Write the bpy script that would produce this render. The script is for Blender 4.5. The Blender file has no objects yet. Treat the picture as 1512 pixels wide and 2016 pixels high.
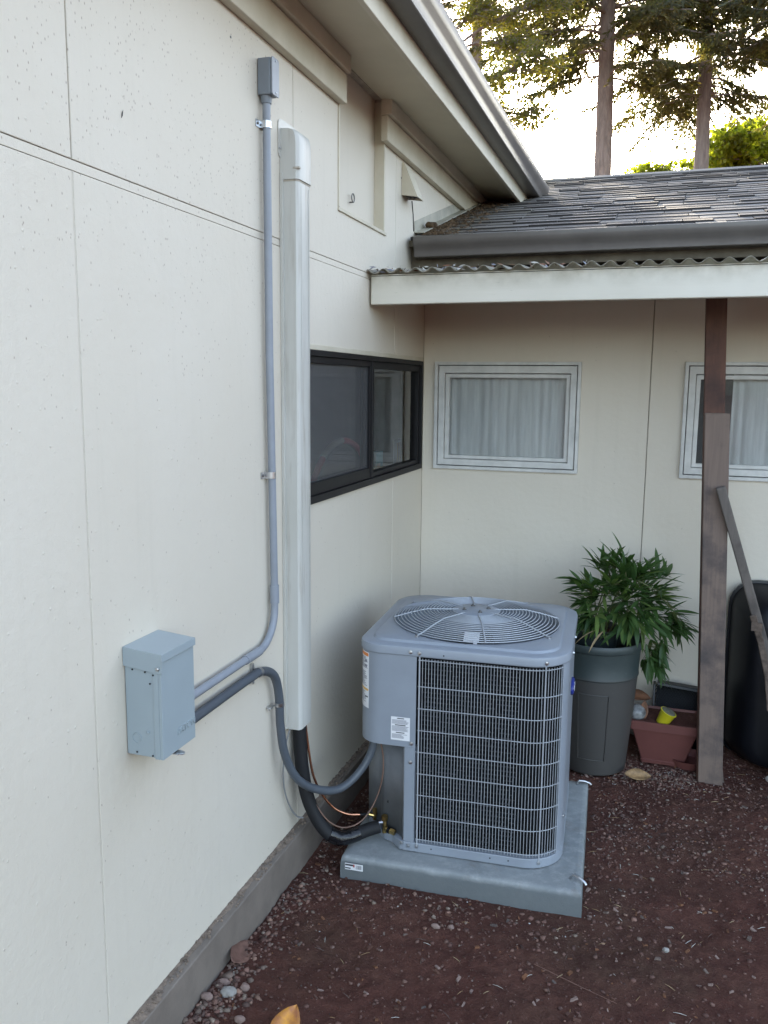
import bpy, bmesh, math, random
import numpy as np
from mathutils import Vector, Matrix, noise as mnoise

# ------------------------------------------------------------------ camera, sky, sun, exposure
SC = bpy.context.scene
COL = SC.collection
R = math.radians

YAW, PITCH, ROLL = -0.31616, -0.14961, 0.00981
CAM = Vector((1.3052, 0.0, 1.90))
cyw, syw, cp, sp = math.cos(YAW), math.sin(YAW), math.cos(PITCH), math.sin(PITCH)
fwd = Vector((syw * cp, cyw * cp, sp))
rgt = Vector((cyw, -syw, 0.0))
upv = rgt.cross(fwd)
r2 = math.cos(ROLL) * rgt + math.sin(ROLL) * upv
u2 = -math.sin(ROLL) * rgt + math.cos(ROLL) * upv
cd = bpy.data.cameras.new('camera')
cam = bpy.data.objects.new('camera', cd)
COL.objects.link(cam)
mw = Matrix.Identity(4)
for i in range(3):
    mw[i][0], mw[i][1], mw[i][2], mw[i][3] = r2[i], u2[i], -fwd[i], CAM[i]
cam.matrix_world = mw
cd.sensor_width = 36.0
cd.lens = 36.0 * 1664.4 / 2016.0
cd.clip_start = 0.02
cd.clip_end = 600.0
SC.camera = cam

SUN_EL, SUN_AZ = R(19.7), R(-13.3)          # azimuth measured from +Y towards +X
world = bpy.data.worlds.new('World')
SC.world = world
world.use_nodes = True
wn, wl = world.node_tree.nodes, world.node_tree.links
wn.clear()
sky = wn.new('ShaderNodeTexSky')
sky.sky_type = 'NISHITA'
sky.sun_disc = False
sky.sun_elevation = SUN_EL
sky.sun_rotation = SUN_AZ
sky.air_density = 1.0
sky.dust_density = 2.5
sky.ozone_density = 1.0
hsv = wn.new('ShaderNodeHueSaturation')
hsv.inputs['Saturation'].default_value = 0.76
bg = wn.new('ShaderNodeBackground')
bg.inputs['Strength'].default_value = 0.15
wo = wn.new('ShaderNodeOutputWorld')
wl.new(sky.outputs[0], hsv.inputs['Color'])
wl.new(hsv.outputs[0], bg.inputs['Color'])
wl.new(bg.outputs[0], wo.inputs['Surface'])

sd = bpy.data.lights.new('sun', 'SUN')
sd.energy = 3.0
sd.angle = R(0.5)
sd.color = (1.0, 0.86, 0.66)
sun = bpy.data.objects.new('sun', sd)
COL.objects.link(sun)
sdir = Vector((math.sin(SUN_AZ) * math.cos(SUN_EL), math.cos(SUN_AZ) * math.cos(SUN_EL), math.sin(SUN_EL)))
sun.rotation_euler = sdir.to_track_quat('Z', 'Y').to_euler()
sun.location = sdir * 60

SC.view_settings.view_transform = 'Standard'
SC.view_settings.look = 'None'
SC.view_settings.exposure = 2.74
SC.view_settings.gamma = 1.0
SC.view_settings.use_curve_mapping = False
SC.render.engine = 'CYCLES'
SC.cycles.use_denoising = True
SC.cycles.max_bounces = 8
SC.cycles.transparent_max_bounces = 16
SC.cycles.sample_clamp_indirect = 4.0
SC.cycles.caustics_reflective = False
SC.cycles.caustics_refractive = False

rnd = random.Random(7)
nrng = np.random.default_rng(5)

# ------------------------------------------------------------------ material helpers
def newmat(name):
    m = bpy.data.materials.new(name)
    m.use_nodes = True
    nt = m.node_tree
    return m, nt, nt.nodes['Principled BSDF'], nt.nodes['Material Output']

def N(nt, typ, **kw):
    n = nt.nodes.new(typ)
    for k, v in kw.items():
        if k in ('inp',):
            for a, b in v.items():
                n.inputs[a].default_value = b
        else:
            setattr(n, k, v)
    return n

def L(nt, a, b):
    nt.links.new(a, b)

def ramp(nt, fac, stops):
    r = nt.nodes.new('ShaderNodeValToRGB')
    els = r.color_ramp.elements
    while len(els) < len(stops):
        els.new(0.5)
    for e, (p, c) in zip(els, stops):
        e.position = p
        e.color = (c[0], c[1], c[2], 1) if hasattr(c, '__len__') else (c, c, c, 1)
    L(nt, fac, r.inputs[0])
    return r.outputs[0]

def mixc(nt, fac, a, b, mode='MIX'):
    m = nt.nodes.new('ShaderNodeMix')
    m.data_type = 'RGBA'
    m.blend_type = mode
    for sock, v in ((m.inputs[0], fac), (m.inputs[6], a), (m.inputs[7], b)):
        if hasattr(v, 'is_output'):
            L(nt, v, sock)
        elif hasattr(v, '__len__'):
            sock.default_value = (v[0], v[1], v[2], 1)
        else:
            sock.default_value = v
    return m.outputs[2]

def math_(nt, op, a, b=None, clamp=False):
    m = nt.nodes.new('ShaderNodeMath')
    m.operation = op
    m.use_clamp = clamp
    for s, v in ((m.inputs[0], a), (m.inputs[1], b)):
        if v is None:
            continue
        if hasattr(v, 'is_output'):
            L(nt, v, s)
        else:
            s.default_value = v
    return m.outputs[0]

def coords(nt, scale=(1, 1, 1), kind='Object'):
    t = nt.nodes.new('ShaderNodeTexCoord')
    mp = nt.nodes.new('ShaderNodeMapping')
    mp.inputs['Scale'].default_value = scale
    L(nt, t.outputs[kind], mp.inputs['Vector'])
    return mp.outputs[0]

def noise(nt, vec, scale, detail=4, rough=0.55, dist=0.0):
    n = nt.nodes.new('ShaderNodeTexNoise')
    n.inputs['Scale'].default_value = scale
    n.inputs['Detail'].default_value = detail
    n.inputs['Roughness'].default_value = rough
    n.inputs['Distortion'].default_value = dist
    L(nt, vec, n.inputs['Vector'])
    return n.outputs['Fac']

def bump(nt, height, strength, dist=0.01, normal=None):
    b = nt.nodes.new('ShaderNodeBump')
    b.inputs['Strength'].default_value = strength
    b.inputs['Distance'].default_value = dist
    L(nt, height, b.inputs['Height'])
    if normal is not None:
        L(nt, normal, b.inputs['Normal'])
    return b.outputs[0]

def simple(name, col, rough=0.55, metal=0.0, var=0.12, vscale=9.0, bstr=0.0, bscale=120.0, stretch=(1, 1, 1), col2=None, objrand=0.0, spec=0.5):
    m, nt, p, o = newmat(name)
    v = coords(nt, stretch)
    n = noise(nt, v, vscale, 5, 0.6)
    c2 = col2 if col2 is not None else tuple(max(0, c * (1 - 2.2 * var)) for c in col)
    fac = ramp(nt, n, [(0.35, 0.0), (0.72, 1.0)])
    c = mixc(nt, fac, col, c2)
    if objrand:
        oi = nt.nodes.new('ShaderNodeObjectInfo')
        k = math_(nt, 'MULTIPLY_ADD', oi.outputs['Random'], 2 * objrand)
        nt.nodes[-1].inputs[2].default_value = 1 - objrand
        c = mixc(nt, 1.0, c, k, 'MULTIPLY')
    L(nt, c, p.inputs['Base Color'])
    p.inputs['Roughness'].default_value = rough
    p.inputs['Metallic'].default_value = metal
    p.inputs['Specular IOR Level'].default_value = spec
    if bstr:
        L(nt, bump(nt, noise(nt, v, bscale, 4, 0.6), bstr, 0.004), p.inputs['Normal'])
    return m

M = {}

def make_wall():
    m, nt, p, o = newmat('cream_wall_paint')
    v = coords(nt)
    base = (0.65, 0.592, 0.50)
    big = noise(nt, v, 0.9, 4, 0.6)
    c = mixc(nt, ramp(nt, big, [(0.35, 0), (0.75, 1)]), base, (0.615, 0.553, 0.455))
    # vertical run-down streaks
    vs = coords(nt, (6, 6, 0.35))
    st = noise(nt, vs, 3.0, 5, 0.65)
    c = mixc(nt, math_(nt, 'MULTIPLY', ramp(nt, st, [(0.55, 0), (0.8, 1)]), 0.13), c, (0.44, 0.40, 0.32))
    # specks of dirt, more of them high on the wall
    vo = nt.nodes.new('ShaderNodeTexVoronoi')
    vo.inputs['Scale'].default_value = 60
    vo.inputs['Randomness'].default_value = 1.0
    L(nt, coords(nt, (1, 1, 0.62)), vo.inputs['Vector'])
    spk = ramp(nt, vo.outputs['Distance'], [(0.06, 1.0), (0.13, 0.0)])
    sx = nt.nodes.new('ShaderNodeSeparateXYZ')
    L(nt, v, sx.inputs[0])
    hi = nt.nodes.new('ShaderNodeMapRange')
    hi.inputs[1].default_value, hi.inputs[2].default_value = 1.75, 2.75
    L(nt, sx.outputs[2], hi.inputs[0])
    near = nt.nodes.new('ShaderNodeMapRange')
    near.inputs[1].default_value, near.inputs[2].default_value = 3.0, 2.1
    L(nt, sx.outputs[1], near.inputs[0])
    patch = ramp(nt, noise(nt, v, 3.0, 3, 0.6), [(0.38, 0.12), (0.62, 1)])
    f = math_(nt, 'MULTIPLY', math_(nt, 'MULTIPLY', hi.outputs[0], near.outputs[0]), patch)
    sepc = nt.nodes.new('ShaderNodeSeparateColor')
    L(nt, vo.outputs['Color'], sepc.inputs[0])
    keep = math_(nt, 'GREATER_THAN', math_(nt, 'ADD', sepc.outputs[0], math_(nt, 'MULTIPLY', f, 0.30)), 0.985)
    spk = math_(nt, 'MULTIPLY', spk, keep)
    c = mixc(nt, math_(nt, 'MULTIPLY', spk, 0.48), c, (0.19, 0.115, 0.08))
    vo2 = nt.nodes.new('ShaderNodeTexVoronoi')
    vo2.inputs['Scale'].default_value = 105
    L(nt, coords(nt, (1, 1.0, 0.55)), vo2.inputs['Vector'])
    sc2 = nt.nodes.new('ShaderNodeSeparateColor')
    L(nt, vo2.outputs['Color'], sc2.inputs[0])
    k2 = math_(nt, 'GREATER_THAN', math_(nt, 'ADD', sc2.outputs[2], math_(nt, 'MULTIPLY', f, 0.65)), 0.995)
    s2 = math_(nt, 'MULTIPLY', ramp(nt, vo2.outputs['Distance'], [(0.10, 1.0), (0.24, 0.0)]), k2)
    c = mixc(nt, math_(nt, 'MULTIPLY', s2, 0.62), c, (0.20, 0.125, 0.09))
    # thin brown film near the foot of the wall and mildew under the eave/gutter
    L(nt, c, p.inputs['Base Color'])
    p.inputs['Roughness'].default_value = 0.62
    p.inputs['Specular IOR Level'].default_value = 0.35
    h1 = noise(nt, v, 260, 3, 0.6)
    vb = nt.nodes.new('ShaderNodeTexVoronoi')
    vb.inputs['Scale'].default_value = 75
    L(nt, v, vb.inputs['Vector'])
    sb = nt.nodes.new('ShaderNodeSeparateColor')
    L(nt, vb.outputs['Color'], sb.inputs[0])
    blob = math_(nt, 'MULTIPLY', ramp(nt, vb.outputs['Distance'], [(0.1, 1), (0.3, 0)]), math_(nt, 'GREATER_THAN', sb.outputs[1], 0.94))
    hh = math_(nt, 'ADD', math_(nt, 'MULTIPLY', h1, 0.35), math_(nt, 'MULTIPLY', blob, 0.6))
    hh = math_(nt, 'ADD', hh, math_(nt, 'MULTIPLY', noise(nt, v, 34, 3, 0.5), 0.8))
    L(nt, bump(nt, hh, 0.5, 0.004), p.inputs['Normal'])
    return m
M['wall'] = make_wall()
M['trim'] = simple('cream_trim_paint', (0.60, 0.545, 0.435), 0.55, var=0.06, vscale=5, bstr=0.12, bscale=60, col2=(0.50, 0.45, 0.34))
M['groove'] = simple('panel_joint_grime', (0.50, 0.44, 0.36), 0.8, var=0.2, vscale=20)
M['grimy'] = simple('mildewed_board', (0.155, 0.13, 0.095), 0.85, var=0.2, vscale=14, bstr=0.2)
M['soffit'] = simple('soffit_paint', (0.57, 0.51, 0.385), 0.6, var=0.05, vscale=4, bstr=0.08, bscale=80)
M['gutter'] = simple('brown_grey_gutter_enamel', (0.118, 0.102, 0.090), 0.36, var=0.12, vscale=7, stretch=(1, 1, 1), bstr=0.03, bscale=30)
M['skirt'] = simple('taupe_skirting_paint', (0.205, 0.172, 0.145), 0.6, var=0.12, vscale=9, bstr=0.2, bscale=90)
M['skirt_dirt'] = simple('dusty_ledge', (0.29, 0.225, 0.175), 0.9, var=0.3, vscale=38, bstr=0.7, bscale=160)
M['black_frame'] = simple('dark_bronze_frame', (0.012, 0.011, 0.012), 0.5, var=0.2, vscale=12, spec=0.25)
M['alu'] = simple('weathered_white_frame', (0.62, 0.61, 0.58), 0.45, var=0.1, vscale=14, bstr=0.05)
M['dark_gap'] = simple('window_gasket', (0.03, 0.028, 0.026), 0.7)
M['curtain'] = simple('sheer_curtain', (0.93, 0.925, 0.91), 0.85, var=0.1, vscale=6, stretch=(8, 8, 0.6))
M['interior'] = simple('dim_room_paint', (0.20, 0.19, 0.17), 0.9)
M['pvc'] = simple('grey_pvc', (0.265, 0.285, 0.32), 0.42, var=0.06, vscale=14, bstr=0.02)
M['pvc_box'] = simple('dark_grey_pvc', (0.20, 0.225, 0.255), 0.42, var=0.06, vscale=14)
M['flex'] = simple('charcoal_liquidtight', (0.082, 0.095, 0.112), 0.38, var=0.08)
M['zinc'] = simple('zinc_plated_steel', (0.62, 0.63, 0.65), 0.3, 1.0, var=0.15, vscale=40)
M['disc'] = simple('grey_green_enamel', (0.31, 0.36, 0.38), 0.36, var=0.035, vscale=5, bstr=0.03, bscale=200)
M['acgrey'] = simple('cool_grey_powder_coat', (0.268, 0.296, 0.338), 0.36, var=0.06, vscale=5, bstr=0.04, bscale=300)
M['acwire'] = simple('light_grey_wire_coating', (0.38, 0.40, 0.43), 0.32, var=0.05)
M['acinner'] = simple('galvanised_inner_panel', (0.25, 0.26, 0.275), 0.36, 0.35, var=0.14, vscale=7)
M['coil'] = simple('black_coil_fins', (0.006, 0.0065, 0.008), 0.7, var=0.3, vscale=60, spec=0.15)
M['tube'] = simple('coil_tube_grey', (0.055, 0.058, 0.065), 0.5, var=0.5, vscale=90)
M['blade'] = simple('fan_blade_grey', (0.10, 0.105, 0.115), 0.4, 0.3)
M['black_foam'] = simple('black_pipe_foam', (0.006, 0.006, 0.008), 0.7, var=0.2, bstr=0.1, bscale=200)
M['black_tape'] = simple('shiny_black_tape', (0.010, 0.010, 0.012), 0.12, var=0.2, bstr=0.9, bscale=45)
M['copper'] = simple('bright_copper', (0.80, 0.38, 0.24), 0.25, 1.0, var=0.2, vscale=30)
M['brass'] = simple('brass', (0.62, 0.44, 0.17), 0.28, 1.0, var=0.2, vscale=40)
M['wire_grey'] = simple('grey_wire_jacket', (0.23, 0.23, 0.23), 0.5)
M['wire_brown'] = simple('brown_thermostat_wire', (0.19, 0.11, 0.08), 0.5)
M['label_white'] = simple('label_paper', (0.76, 0.76, 0.77), 0.4, var=0.03)
M['label_orange'] = simple('label_orange_ink', (0.72, 0.22, 0.04), 0.4, var=0.03)
M['label_yellow'] = simple('label_yellow_ink', (0.72, 0.42, 0.10), 0.4, var=0.03)
M['label_ink'] = simple('label_grey_ink', (0.22, 0.22, 0.26), 0.5, var=0.05)
M['label_dark'] = simple('label_black_ink', (0.04, 0.04, 0.05), 0.5, var=0.05)
M['label_red'] = simple('label_red_ink', (0.42, 0.09, 0.09), 0.5, var=0.05)
M['badge_blue'] = simple('badge_blue', (0.02, 0.035, 0.22), 0.25, var=0.03)
M['hole'] = simple('dark_hole', (0.012, 0.012, 0.013), 0.7)

def make_cover():
    m, nt, p, o = newmat('off_white_line_cover_plastic')
    v = coords(nt)
    vs = coords(nt, (14, 14, 1.0))
    s = noise(nt, vs, 2.4, 6, 0.7)
    patch = ramp(nt, noise(nt, v, 2.2, 4, 0.6), [(0.42, 0), (0.66, 1)])
    f = math_(nt, 'MULTIPLY', ramp(nt, s, [(0.49, 0), (0.62, 1)]), patch)
    c = mixc(nt, ramp(nt, noise(nt, v, 3, 3), [(0.3, 0), (0.7, 1)]), (0.56, 0.545, 0.50), (0.51, 0.495, 0.445))
    c = mixc(nt, math_(nt, 'MULTIPLY', f, 0.6), c, (0.28, 0.235, 0.18))
    L(nt, c, p.inputs['Base Color'])
    p.inputs['Roughness'].default_value = 0.4
    L(nt, bump(nt, noise(nt, v, 40, 3), 0.05, 0.003), p.inputs['Normal'])
    return m
M['cover'] = make_cover()

def make_concrete():
    m, nt, p, o = newmat('pale_concrete')
    v = coords(nt)
    n1 = noise(nt, v, 3.5, 6, 0.65)
    n2 = noise(nt, v, 28, 5, 0.7)
    c = mixc(nt, ramp(nt, n1, [(0.3, 0), (0.7, 1)]), (0.29, 0.31, 0.31), (0.195, 0.215, 0.22))
    c = mixc(nt, math_(nt, 'MULTIPLY', ramp(nt, n2, [(0.45, 0), (0.7, 1)]), 0.6), c, (0.39, 0.40, 0.395))
    br = ramp(nt, noise(nt, v, 5.0, 5, 0.7), [(0.56, 0), (0.74, 1)])
    c = mixc(nt, math_(nt, 'MULTIPLY', br, 0.55), c, (0.16, 0.115, 0.085))
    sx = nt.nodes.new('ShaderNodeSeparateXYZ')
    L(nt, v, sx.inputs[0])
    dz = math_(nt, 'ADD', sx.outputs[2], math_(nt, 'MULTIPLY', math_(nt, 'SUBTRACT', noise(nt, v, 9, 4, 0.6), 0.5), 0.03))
    dm = nt.nodes.new('ShaderNodeMapRange')          # shade on the slab's sides painted in, darker below the top edge
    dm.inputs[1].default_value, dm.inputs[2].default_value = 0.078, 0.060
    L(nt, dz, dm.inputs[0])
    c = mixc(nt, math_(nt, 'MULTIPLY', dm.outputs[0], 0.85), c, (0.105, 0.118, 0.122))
    L(nt, c, p.inputs['Base Color'])
    p.inputs['Roughness'].default_value = 0.8
    h = math_(nt, 'ADD', math_(nt, 'MULTIPLY', n2, 0.6), noise(nt, v, 120, 4, 0.7))
    L(nt, bump(nt, h, 0.45, 0.004), p.inputs['Normal'])
    return m
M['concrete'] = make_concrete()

def make_soil():
    m, nt, p, o = newmat('dark_red_brown_soil')
    v = coords(nt)
    n1 = noise(nt, v, 2.1, 5, 0.6)
    n2 = noise(nt, v, 17, 6, 0.7)
    n3 = noise(nt, v, 95, 4, 0.7)
    c = mixc(nt, ramp(nt, n1, [(0.36, 0), (0.66, 1)]), (0.118, 0.046, 0.034), (0.160, 0.074, 0.053))
    c = mixc(nt, math_(nt, 'MULTIPLY', ramp(nt, noise(nt, v, 1.15, 4, 0.6), [(0.50, 0), (0.64, 1)]), 0.6), c, (0.098, 0.064, 0.042))
    c = mixc(nt, ramp(nt, n2, [(0.32, 0), (0.72, 1)]), c, (0.074, 0.030, 0.023))
    c = mixc(nt, math_(nt, 'MULTIPLY', ramp(nt, n3, [(0.55, 0), (0.75, 1)]), 0.5), c, (0.16, 0.095, 0.075))
    vo = nt.nodes.new('ShaderNodeTexVoronoi')
    vo.inputs['Scale'].default_value = 85
    L(nt, v, vo.inputs['Vector'])
    sc_ = nt.nodes.new('ShaderNodeSeparateColor')
    L(nt, vo.outputs['Color'], sc_.inputs[0])
    pk = math_(nt, 'MULTIPLY', ramp(nt, vo.outputs['Distance'], [(0.12, 1), (0.3, 0)]), math_(nt, 'GREATER_THAN', sc_.outputs[0], 0.9))
    c = mixc(nt, math_(nt, 'MULTIPLY', pk, 0.5), c, (0.22, 0.15, 0.12))
    L(nt, c, p.inputs['Base Color'])
    p.inputs['Roughness'].default_value = 0.95
    p.inputs['Specular IOR Level'].default_value = 0.2
    h = math_(nt, 'ADD', math_(nt, 'MULTIPLY', n2, 1.2), math_(nt, 'MULTIPLY', n3, 0.7))
    h = math_(nt, 'ADD', h, math_(nt, 'MULTIPLY', pk, 0.5))
    h = math_(nt, 'ADD', h, math_(nt, 'MULTIPLY', noise(nt, v, 330, 3, 0.7), 0.35))
    L(nt, bump(nt, h, 1.0, 0.016), p.inputs['Normal'])
    return m
M['soil'] = make_soil()

def make_pebble(name, cols):
    m, nt, p, o = newmat(name)
    at = nt.nodes.new('ShaderNodeVertexColor')
    at.layer_name = 'tint'
    v = coords(nt)
    c = mixc(nt, math_(nt, 'MULTIPLY', noise(nt, v, 90, 3, 0.6), 0.5), at.outputs['Color'], (0.06, 0.038, 0.03))
    L(nt, c, p.inputs['Base Color'])
    p.inputs['Roughness'].default_value = 0.85
    return m
M['pebble'] = make_pebble('mixed_gravel', None)

def make_shingle():
    m, nt, p, o = newmat('charcoal_asphalt_shingle')
    v = coords(nt)
    oi = nt.nodes.new('ShaderNodeObjectInfo')
    g = nt.nodes.new('ShaderNodeNewGeometry')
    c = ramp(nt, oi.outputs['Random'], [(0.0, (0.092, 0.080, 0.072)), (0.35, (0.128, 0.115, 0.105)), (0.7, (0.162, 0.148, 0.136)), (1.0, (0.20, 0.187, 0.174))])
    pv = nt.nodes.new('ShaderNodeMapping')
    L(nt, g.outputs['Position'], pv.inputs['Vector'])
    sp_ = noise(nt, pv.outputs[0], 240, 3, 0.8)
    c = mixc(nt, ramp(nt, sp_, [(0.4, 0), (0.7, 0.6)]), c, (0.205, 0.19, 0.178))
    big = noise(nt, pv.outputs[0], 2.4, 4, 0.6)
    # lichen and moss film: strongest beside the wall (x near 0)
    sx = nt.nodes.new('ShaderNodeSeparateXYZ')
    L(nt, g.outputs['Position'], sx.inputs[0])
    mr = nt.nodes.new('ShaderNodeMapRange')
    mr.inputs[1].default_value, mr.inputs[2].default_value = 0.75, 0.1
    L(nt, sx.outputs[0], mr.inputs[0])
    f = math_(nt, 'MULTIPLY', mr.outputs[0], ramp(nt, noise(nt, pv.outputs[0], 9, 5, 0.7), [(0.4, 0.0), (0.62, 0.9)]))
    c = mixc(nt, f, c, (0.135, 0.115, 0.06))
    c = mixc(nt, math_(nt, 'MULTIPLY', ramp(nt, big, [(0.45, 0), (0.75, 1)]), 0.35), c, (0.10, 0.085, 0.075))
    L(nt, c, p.inputs['Base Color'])
    p.inputs['Roughness'].default_value = 0.92
    p.inputs['Specular IOR Level'].default_value = 0.15
    L(nt, bump(nt, sp_, 0.4, 0.003), p.inputs['Normal'])
    return m
M['shingle'] = make_shingle()
M['shingle_edge'] = simple('bare_asphalt_edge', (0.05, 0.045, 0.043), 0.9, spec=0.1)

def make_wood(name, a, b, d, rough=0.75, dark=0.0):
    m, nt, p, o = newmat(name)
    v = coords(nt, (22, 22, 1.1))
    n1 = noise(nt, v, 3.0, 6, 0.65, 0.8)
    n2 = noise(nt, coords(nt, (1, 1, 1)), 4.0, 5, 0.65)
    c = mixc(nt, ramp(nt, n1, [(0.35, 0), (0.7, 1)]), a, b)
    c = mixc(nt, ramp(nt, n2, [(0.46, 0), (0.64, 1)]), c, d)
    L(nt, c, p.inputs['Base Color'])
    p.inputs['Roughness'].default_value = rough
    L(nt, bump(nt, n1, 0.35, 0.003), p.inputs['Normal'])
    return m
M['redwood'] = make_wood('stained_red_brown_wood', (0.115, 0.052, 0.034), (0.075, 0.033, 0.022), (0.05, 0.024, 0.018))
M['oldwood'] = make_wood('weathered_grey_brown_wood', (0.175, 0.125, 0.098), (0.130, 0.094, 0.077), (0.065, 0.051, 0.048))
M['handlewood'] = make_wood('grey_handle_wood', (0.135, 0.115, 0.10), (0.10, 0.085, 0.075), (0.06, 0.05, 0.045))

def make_bark(name, a, b):
    m, nt, p, o = newmat(name)
    v = coords(nt, (5, 5, 0.9))
    n1 = noise(nt, v, 2.6, 6, 0.7, 0.5)
    c = mixc(nt, ramp(nt, n1, [(0.35, 0), (0.65, 1)]), a, b)
    L(nt, c, p.inputs['Base Color'])
    p.inputs['Roughness'].default_value = 0.95
    L(nt, bump(nt, n1, 0.9, 0.05), p.inputs['Normal'])
    return m
M['bark'] = make_bark('fir_bark', (0.31, 0.245, 0.205), (0.18, 0.14, 0.115))
M['bark2'] = make_bark('grey_bark', (0.29, 0.25, 0.225), (0.18, 0.15, 0.135))

def leafmat(name, a, b, trans, tcol):
    m, nt, p, o = newmat(name)
    at = nt.nodes.new('ShaderNodeVertexColor')
    at.layer_name = 'tint'
    c = mixc(nt, at.outputs['Color'], a, b)
    L(nt, c, p.inputs['Base Color'])
    p.inputs['Roughness'].default_value = 0.55
    tr = nt.nodes.new('ShaderNodeBsdfTranslucent')
    L(nt, mixc(nt, 1.0, mixc(nt, 1.0, c, (3.2, 3.2, 3.2), 'MULTIPLY'), tcol, 'MULTIPLY'), tr.inputs['Color'])
    mx = nt.nodes.new('ShaderNodeMixShader')
    mx.inputs[0].default_value = trans
    L(nt, p.outputs[0], mx.inputs[1])
    L(nt, tr.outputs[0], mx.inputs[2])
    L(nt, mx.outputs[0], o.inputs['Surface'])
    return m
M['needles'] = leafmat('dark_conifer_needles', (0.028, 0.038, 0.014), (0.088, 0.078, 0.028), 0.38, (1.0, 0.9, 0.5))
M['maple'] = leafmat('yellow_green_leaves', (0.075, 0.115, 0.018), (0.17, 0.19, 0.022), 0.55, (1.0, 0.95, 0.4))
M['alder'] = leafmat('olive_green_leaves', (0.045, 0.062, 0.014), (0.13, 0.115, 0.025), 0.48, (1.0, 0.92, 0.45))

def make_bamboo_leaf(name, a, b, c3):
    m, nt, p, o = newmat(name)
    oi = nt.nodes.new('ShaderNodeObjectInfo')
    c = ramp(nt, oi.outputs['Random'], [(0, a), (0.55, b), (1.0, c3)])
    L(nt, c, p.inputs['Base Color'])
    p.inputs['Roughness'].default_value = 0.4
    tr = nt.nodes.new('ShaderNodeBsdfTranslucent')
    L(nt, mixc(nt, 1.0, c, (1.6, 1.8, 0.9), 'MULTIPLY'), tr.inputs['Color'])
    mx = nt.nodes.new('ShaderNodeMixShader')
    mx.inputs[0].default_value = 0.35
    L(nt, p.outputs[0], mx.inputs[1])
    L(nt, tr.outputs[0], mx.inputs[2])
    L(nt, mx.outputs[0], o.inputs['Surface'])
    return m
M['bamboo'] = make_bamboo_leaf('bamboo_leaf_green', (0.034, 0.072, 0.022), (0.062, 0.120, 0.034), (0.15, 0.215, 0.06))
M['bamboo_dry'] = simple('dry_bamboo_leaf', (0.42, 0.31, 0.17), 0.6)
M['culm'] = simple('bamboo_culm', (0.11, 0.12, 0.04), 0.45)

def make_glass(nm='window_glass', ior=2.5):
    m, nt, p, o = newmat(nm)
    nt.nodes.remove(p)
    tr = nt.nodes.new('ShaderNodeBsdfTransparent')
    tr.inputs[0].default_value = (0.92, 0.94, 0.93, 1)
    gl = nt.nodes.new('ShaderNodeBsdfGlossy')
    gl.inputs['Roughness'].default_value = 0.012
    fr = nt.nodes.new('ShaderNodeFresnel')
    fr.inputs[0].default_value = ior
    mx = nt.nodes.new('ShaderNodeMixShader')
    L(nt, fr.outputs[0], mx.inputs[0])
    L(nt, tr.outputs[0], mx.inputs[1])
    L(nt, gl.outputs[0], mx.inputs[2])
    L(nt, mx.outputs[0], o.inputs['Surface'])
    return m
M['glass'] = make_glass()
M['clear_glass'] = make_glass('clear_window_glass', 1.55)

def make_screen(name, alpha, col):
    m, nt, p, o = newmat(name)
    p.inputs['Base Color'].default_value = (*col, 1)
    p.inputs['Roughness'].default_value = 0.6
    tr = nt.nodes.new('ShaderNodeBsdfTransparent')
    mx = nt.nodes.new('ShaderNodeMixShader')
    mx.inputs[0].default_value = alpha
    L(nt, tr.outputs[0], mx.inputs[1])
    L(nt, p.outputs[0], mx.inputs[2])
    L(nt, mx.outputs[0], o.inputs['Surface'])
    return m
M['screen'] = make_screen('insect_screen', 0.20, (0.28, 0.28, 0.28))
M['screen_dark'] = make_screen('dark_insect_screen', 0.45, (0.13, 0.13, 0.132))

def make_awning():
    m, nt, p, o = newmat('grimy_fibreglass')
    v = coords(nt)
    c = mixc(nt, ramp(nt, noise(nt, v, 8, 5, 0.7), [(0.35, 0), (0.7, 1)]), (0.58, 0.55, 0.47), (0.22, 0.19, 0.145))
    L(nt, c, p.inputs['Base Color'])
    p.inputs['Roughness'].default_value = 0.6
    tr = nt.nodes.new('ShaderNodeBsdfTranslucent')
    tr.inputs['Color'].default_value = (0.50, 0.47, 0.38, 1)
    mx = nt.nodes.new('ShaderNodeMixShader')
    mx.inputs[0].default_value = 0.5
    L(nt, p.outputs[0], mx.inputs[1])
    L(nt, tr.outputs[0], mx.inputs[2])
    L(nt, mx.outputs[0], o.inputs['Surface'])
    return m
M['awning'] = make_awning()

def make_beam():
    m, nt, p, o = newmat('flaking_cream_beam_paint')
    v = coords(nt)
    vs = coords(nt, (1.2, 5, 9))
    c = mixc(nt, ramp(nt, noise(nt, v, 2, 3), [(0.3, 0), (0.7, 1)]), (0.67, 0.625, 0.53), (0.59, 0.55, 0.455))
    c = mixc(nt, math_(nt, 'MULTIPLY', ramp(nt, noise(nt, vs, 6.0, 6, 0.75), [(0.66, 0), (0.72, 1)]), 0.55), c, (0.30, 0.27, 0.21))
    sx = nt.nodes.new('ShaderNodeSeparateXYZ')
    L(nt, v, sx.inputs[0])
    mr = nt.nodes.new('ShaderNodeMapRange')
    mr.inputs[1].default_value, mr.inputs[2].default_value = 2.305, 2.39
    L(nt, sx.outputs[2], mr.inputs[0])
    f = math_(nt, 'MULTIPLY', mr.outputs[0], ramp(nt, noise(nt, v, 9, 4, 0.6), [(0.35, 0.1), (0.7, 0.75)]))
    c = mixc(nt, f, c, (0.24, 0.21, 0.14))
    L(nt, c, p.inputs['Base Color'])
    p.inputs['Roughness'].default_value = 0.55
    L(nt, bump(nt, noise(nt, vs, 8, 5, 0.7), 0.25, 0.003), p.inputs['Normal'])
    return m
M['beam'] = make_beam()
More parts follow.
